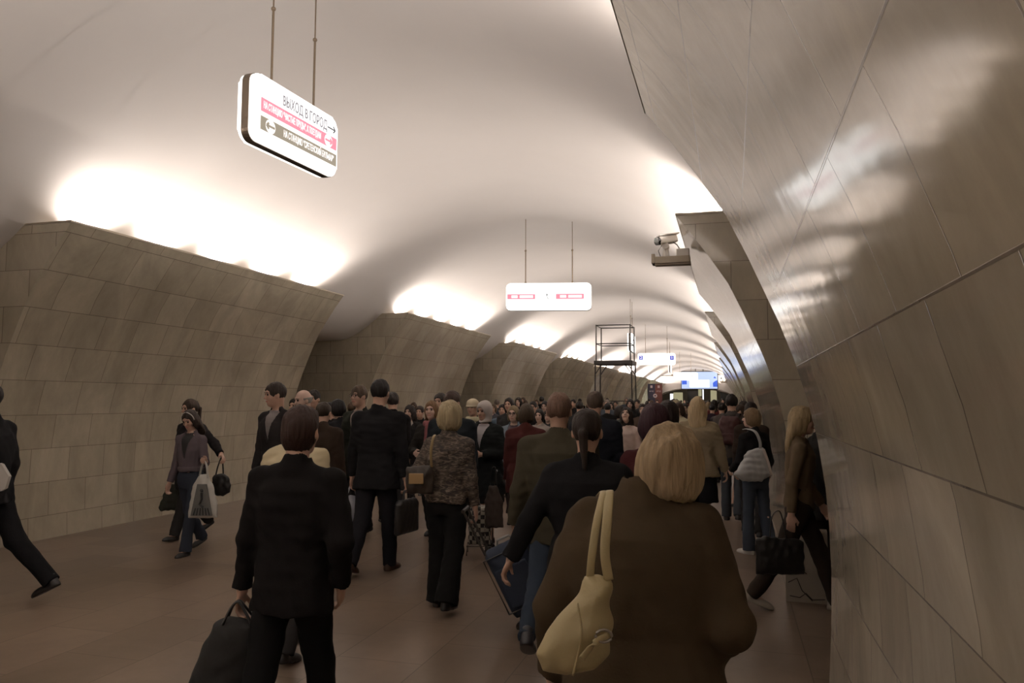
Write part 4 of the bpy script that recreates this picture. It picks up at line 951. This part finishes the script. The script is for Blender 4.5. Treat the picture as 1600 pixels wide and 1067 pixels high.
# black carrier of the suited walker
BLK = leather('black_leather', (.012,.012,.012), .4)
i = PEOPLE['suit']; h = i['handL']; dS = 3.7; k3 = dS/FPX
t = at_pt('tote_bag', 'large black bag swinging from the black-suited walker\'s left hand', 'bag', h-Vector((-.03,.05,.46)), YAW+.1)
pillow('bag_body', [(-.22,-.08),(-.25,.02),(-.20,.20),(-.11,.42),(-.04,.45),(.08,.42),(.11,.30),(.10,.14),(.16,.05),(.13,-.08)], .075, .03, 0.009, leather('black_canvas', (.010,.010,.010), .75), t, noise=.006, puff=.06, seed=8)
for s in (-.04, .04): strap('handle', [(-.06,s,.42), (-.03,s*.5,.49), (.0,s*.3,.515), (.03,s*.5,.48), (.07,s,.42)], .009, .006, (0,1,0), BLK, t)
# tall suit: briefcase right, white plastic bag left
i = PEOPLE['tallsuit']; h = i['handR']
t = at_pt('briefcase', 'black briefcase in the tall suited walker\'s right hand', 'bag', h-Vector((0,0,.44)), math.radians(82))
pillow('case', [(-.19,0),(-.19,.30),(-.15,.34),(.15,.34),(.19,.30),(.19,0)], .055, .02, .008, BLK, t, noise=.002, puff=.03)
strap('handle', [(-.07,0,.33), (-.05,0,.415), (.05,0,.415), (.07,0,.33)], .012, .008, (0,1,0), BLK, t)
h = i['handL']; WPL = plain('white_plastic', (.42,.44,.50), .35)
t = at_pt('plastic_bag', 'crumpled white plastic bag in the tall suited walker\'s left hand', 'bag', h-Vector((0,0,.50)), math.radians(40))
pillow('bag_body', [(-.10,.0),(-.14,.12),(-.10,.33),(-.03,.40),(.04,.40),(.10,.32),(.13,.12),(.08,0)], .05, .02, .009, WPL, t, noise=.012, puff=.05, seed=3)
for s in (-.02, .02): strap('handle', [(-.06,s,.36), (-.02,s,.48), (.0,0,.51), (.03,s,.48), (.06,s,.36)], .012, .003, (0,1,0), WPL, t)
# shoulder bag of the patterned jacket, tan panel in front
i = PEOPLE['pattern']; h = i['handL']
p = unp(655, 772, 6.35)
t = at_pt('handbag', 'small dark handbag with a tan front panel at the patterned jacket\'s left hip', 'bag', p, YAW)
pillow('bag_body', [(-.10,0),(-.12,.14),(-.10,.22),(.10,.24),(.13,.14),(.11,.0)], .05, .02, .008, leather('dark_brown_leather', (.03,.022,.016)), t)
bm = bmesh.new(); add_box(bm, (-.02,-.055,.13), (.12,.012,.085), bevel=.005); obj('tan_panel', bm, leather('tan_leather', (.34,.22,.10)), t)
strap('strap', [(.10,-.01,.22), (.10,-.08,.34), (.11,-.09,.42), (.12,-.07,.47), (.12,.03,.48)], .011, .003, (1,0,0), leather('strap_ochre', (.32,.24,.12)), t)
# the girl's carrier with its striped print and her black handbag
i = PEOPLE['girl']; h = i['handL']; WH = plain('bag_white', (.55,.54,.50), .4)
t = at_pt('plastic_bag', 'white carrier bag with a black striped print held by the girl with the headband', 'bag', h-Vector((0,.02,.60)), YAW)
pillow('bag_body', [(-.155,0),(-.15,.14),(-.12,.33),(-.05,.46),(.04,.46),(.10,.34),(.15,.14),(.16,0)], .035, .012, .008, WH, t, noise=.005, puff=.05, seed=6)
for s in (-.015, .015): strap('handle', [(-.05,s,.42), (-.03,s,.54), (.0,0,.60), (.025,s,.54), (.04,s,.42)], .014, .003, (0,1,0), WH, t)
PR = plain('print_black', (.02,.02,.02), .5); PG = plain('print_grey', (.13,.13,.12), .5)
bm = bmesh.new(); add_prism(bm, [(-.115,.03),(-.055,.36),(.045,.36),(.115,.03)], -.046, -.036); pr = obj('grey_print', bm, PG, t)
for j in range(6):
    bm = bmesh.new(); x0 = -.085+j*.034; add_prism(bm, [(x0-.006,.035),(x0*.75-.005,.11),(x0*.75+.008,.11),(x0+.010,.035)], -.050, -.0465); obj('print_stripe', bm, PR, pr)
bm = bmesh.new(); add_path(bm, [(-.005,-.048,.27), (.0,-.048,.2), (-.02,-.048,.15), (.02,-.048,.12)], .012, 6); bmesh.ops.create_icosphere(bm, subdivisions=2, radius=.018, matrix=Matrix.Translation((-.005,-.05,.295))@Matrix.Diagonal((1,.3,1,1))); obj('print_figure', bm, PR, pr)
p = PEOPLE['behindgirl']['handL']-Vector((0,.02,.41))
t = at_pt('handbag', 'black half-moon handbag hanging behind the girl\'s white carrier', 'bag', p-Vector((0,0,.02)), YAW)
pillow('bag_body', [(-.12,.0),(-.15,.08),(-.10,.24),(.0,.26),(.07,.22),(.11,.12),(.09,.03),(.02,-.02)], .05, .02, .008, BLK, t)
strap('strap', [(-.08,.0,.23), (-.06,.01,.34), (-.02,.02,.45), (.0,.01,.34), (.01,0,.25)], .009, .004, (1,0,0), BLK, t)
i = PEOPLE['behindgirl']; h = i['handR']
t = at_pt('shopping_bag', 'dark green bag carried low behind the girl with the headband', 'bag', h-Vector((0,0,.42)), YAW+.1)
pillow('bag_body', [(-.15,.0),(-.17,.05),(-.09,.30),(-.02,.34),(.10,.33),(.14,.22),(.13,.02)], .05, .02, .010, leather('dark_green_cloth', (.022,.026,.018), .8), t)
strap('handle', [(-.04,0,.32), (-.02,0,.41), (.02,0,.41), (.05,0,.32)], .010, .005, (0,1,0), BLK, t)
# folded papers held by the walker at the left edge
i = PEOPLE['leftedge']; h = i['handR']; p = unp(6, 742, 6.5)
t = at_pt('newspaper', 'folded white newspaper under the arm of the walker at the left edge', 'newspaper', p-Vector((0,0,.13)), YAW)
bm = bmesh.new(); add_prism(bm, [(-.16,.02),(-.12,.26),(-.01,.22),(.055,.12),(.03,.02),(-.02,-.01)], -.02, .015); obj('pages', bm, plain('newsprint', (.55,.52,.48), .8), t)
# blue suitcase trailing the patterned jacket
t = thing('suitcase', 'dark blue wheeled suitcase tilted on its wheels behind the patterned jacket', 'suitcase', tuple(at(822, 5.95))+(0,), YAW)
BLUEC = plain('suitcase_cloth', (.016,.026,.050), .7, bump=.3); TR = Matrix.Rotation(math.radians(-27), 4, 'Y') @ Matrix.Rotation(math.radians(-12), 4, 'Z')
par = bpy.data.objects
def tilt(o): 
    o.data.transform(Matrix.Translation((0,0,.04)) @ TR); return o
sc0 = tilt(pillow('shell', [(-.04,.05),(-.06,.10),(-.06,.56),(-.03,.60),(.28,.60),(.31,.56),(.31,.10),(.29,.05)], .11, .03, .008, BLUEC, t, noise=.002, puff=.03))
bm = bmesh.new(); add_path(bm, [(-.055,-.105,.12),(-.055,-.105,.55),(.30,-.105,.55),(.30,-.105,.12),(-.055,-.105,.12)], .006, 6); tilt(obj('zip_piping', bm, BLK, t))
bm = bmesh.new(); add_box(bm, (.12,-.115,.30), (.26,.03,.30), bevel=.012); tilt(obj('front_pocket', bm, BLUEC, t))
bm = bmesh.new(); add_path(bm, [(.06,0,.60),(.08,0,.635),(.18,0,.635),(.20,0,.60)], .010, 8); tilt(obj('grab_handle', bm, plain('grey_rubber', (.25,.25,.24), .5), t))
bm = bmesh.new(); add_tube(bm, (-.035,.06,.58), (-.035,.06,.95), .009); add_tube(bm, (-.035,-.06,.58), (-.035,-.06,.95), .009); add_tube(bm, (-.035,-.08,.95), (-.035,.08,.95), .014); tilt(obj('pull_handle', bm, M_STEEL, t))
for s in (-1, 1):
    bm = bmesh.new(); add_tube(bm, (-.02,s*.08-.015,.0), (-.02,s*.08+.015,.0), .038, n=16); tilt(obj('wheel', bm, BLK, t))
# chequered shopping trolley with a brown sack, just beyond
x, y = at(753, 8.6)
t = thing('shopping_trolley', 'wire-frame shopping trolley with a black and white chequered bag', 'trolley', (x, y, 0), YAW)
def chk():
    m, nt, b = newmat('chequered_cloth'); L = nt.links; tc = N(nt, 'ShaderNodeTexCoord'); ch = N(nt, 'ShaderNodeTexChecker', i_Scale=22.0)
    ch.inputs[1].default_value = (.40,.38,.32,1); ch.inputs[2].default_value = (.02,.02,.02,1); L.new(tc.outputs['Object'], ch.inputs[0]); L.new(ch.outputs[0], b.inputs['Base Color']); b.inputs['Roughness'].default_value = .7; return m
o = pillow('bag', [(-.13,.12),(-.14,.50),(-.10,.55),(.09,.55),(.12,.50),(.11,.12)], .10, .03, .010, chk(), t, puff=.03)
bm = bmesh.new()
for s in (-.1, .1): add_path(bm, [(-.15,s,.02),(-.15,s,.12),(.13,s,.12),(.13,s,.62),(.17,s,.92)], .008, 6)
add_tube(bm, (.17,-.1,.92), (.17,.1,.92), .012); obj('wire_frame', bm, M_STEEL, t)
for s in (-1, 1):
    bm = bmesh.new(); add_tube(bm, (.10,s*.13-.012,.06), (.10,s*.13+.012,.06), .06, n=16); obj('wheel', bm, BLK, t)
x, y = at(773, 8.35)
t = thing('travel_bag', 'dark brown soft bag hanging beside the chequered trolley', 'bag', (x, y, .33), YAW)
pillow('bag_body', [(-.09,.0),(-.10,.30),(-.05,.46),(.03,.46),(.10,.30),(.10,.02)], .07, .03, .010, leather('brown_canvas', (.035,.024,.018), .8), t)
strap('strap', [(-.04,0,.44),(-.03,0,.62),(0,0,.66),(.02,0,.62),(.03,0,.44)], .010, .004, (0,1,0), BLK, t)
# silver shoulder bag
SIL = leather('silver_leather', (.42,.43,.44), .3)
p = unp(1176, 754, 8.45); k8 = 8.45/FPX
t = at_pt('shoulder_bag', 'big silver-white shoulder bag of the walker with the light brown bob', 'bag', p, YAW)
q8 = lambda px, py, dy=0: Vector(((px-1176)*k8, dy, (754-py)*k8))
pillow('bag_body', [((px-1176)*k8, (754-py)*k8) for px, py in ((1147,742),(1160,752),(1190,752),(1205,742),(1199,715),(1194,700),(1184,700),(1168,706),(1160,722))], .075, .03, .008, SIL, t, puff=.05, noise=.008, seed=9)
strap('strap', [q8(1188,702,-.02), q8(1187,690,-.03), q8(1181,676,-.02), q8(1174,672,.08), q8(1170,673,.16)], .016, .005, (1,0,.2), SIL, t)
strap('tassel', [q8(1190,702,-.08), q8(1196,720,-.085), q8(1202,742,-.075)], .016, .006, (1,0,0), plain('pale_trim', (.5,.45,.42), .6), t)
# maroon backpack
i = PEOPLE['backpack']; p = i['world']((0,-.14,.10)); 
t = at_pt('backpack', 'maroon backpack on the walker in the grey jacket', 'backpack', p, math.radians(i['face']))
MAR = plain('maroon_nylon', (.062,.020,.020), .6)
pillow('bag_body', [(-.15,.0),(-.17,.10),(-.15,.36),(-.10,.42),(.10,.42),(.15,.36),(.17,.10),(.15,.0)], .09, .04, .010, MAR, t, y0=-.10)
pillow('front_pocket', [(-.11,.03),(-.11,.18),(.11,.18),(.11,.03)], .03, .02, .010, MAR, t, y0=-.20)
for s in (-1, 1): strap('strap', [(s*.09,-.04,.40),(s*.11,.03,.45),(s*.12,.12,.43),(s*.12,.20,.33)], .025, .006, (1,0,0), plain('strap_dark', (.03,.02,.02), .7), t)
# dark document bag and white paper bag in the right-hand passage
i = PEOPLE['blondr']; p = unp(1218, 898, 6.2)
t = at_pt('briefcase', 'flat black bag swinging low beside the pale trainer at the right', 'bag', p, YAW)
k6 = 6.2/FPX; pillow('case', [(-.19,.0),(-.18,.28),(-.12,.30),(.14,.28),(.20,.26),(.20,-.0)], .05, .02, .008, BLK, t)
strap('handle', [(-.07,0,.28),(-.05,0,.45),(.0,0,.50),(.03,0,.45),(.06,0,.28)], .010, .005, (0,1,0), BLK, t)
p = unp(1250, 945, 6.75); 
t = thing('paper_bag', 'tall white paper bag with a thin black line drawing, standing on the floor', 'bag', (p.x, p.y, 0), YAW-.35)
PAP = plain('white_paper', (.40,.36,.30), .7); bm = bmesh.new(); add_box(bm, (.06,0,.30), (.34,.15,.60)); bmesh.ops.delete(bm, geom=[f for f in bm.faces if f.normal.z > .9], context='FACES_ONLY')
r = bmesh.ops.solidify(bm, geom=bm.faces[:], thickness=.003); obj('bag_body', bm, PAP, t)
bm = bmesh.new(); yb = -.078
for pts in ([(-.07,yb,.42),(-.02,yb,.30),(.06,yb,.24)],[(-.09,yb,.16),(-.02,yb,.20),(.02,yb,.10),(.10,yb,.02)],[(-.08,yb,.05),(.0,yb,.04),(.05,yb,.08),(.10,yb,.03),(.2,yb,.04)]): add_path(bm, pts, .004, 6)
obj('line_drawing', bm, PR, t)
for s in (-.06, .06): strap('handle', [(-.02,s,.58),(.0,s,.68),(.12,s,.68),(.14,s,.58)], .004, .004, (0,1,0), PAP, t)
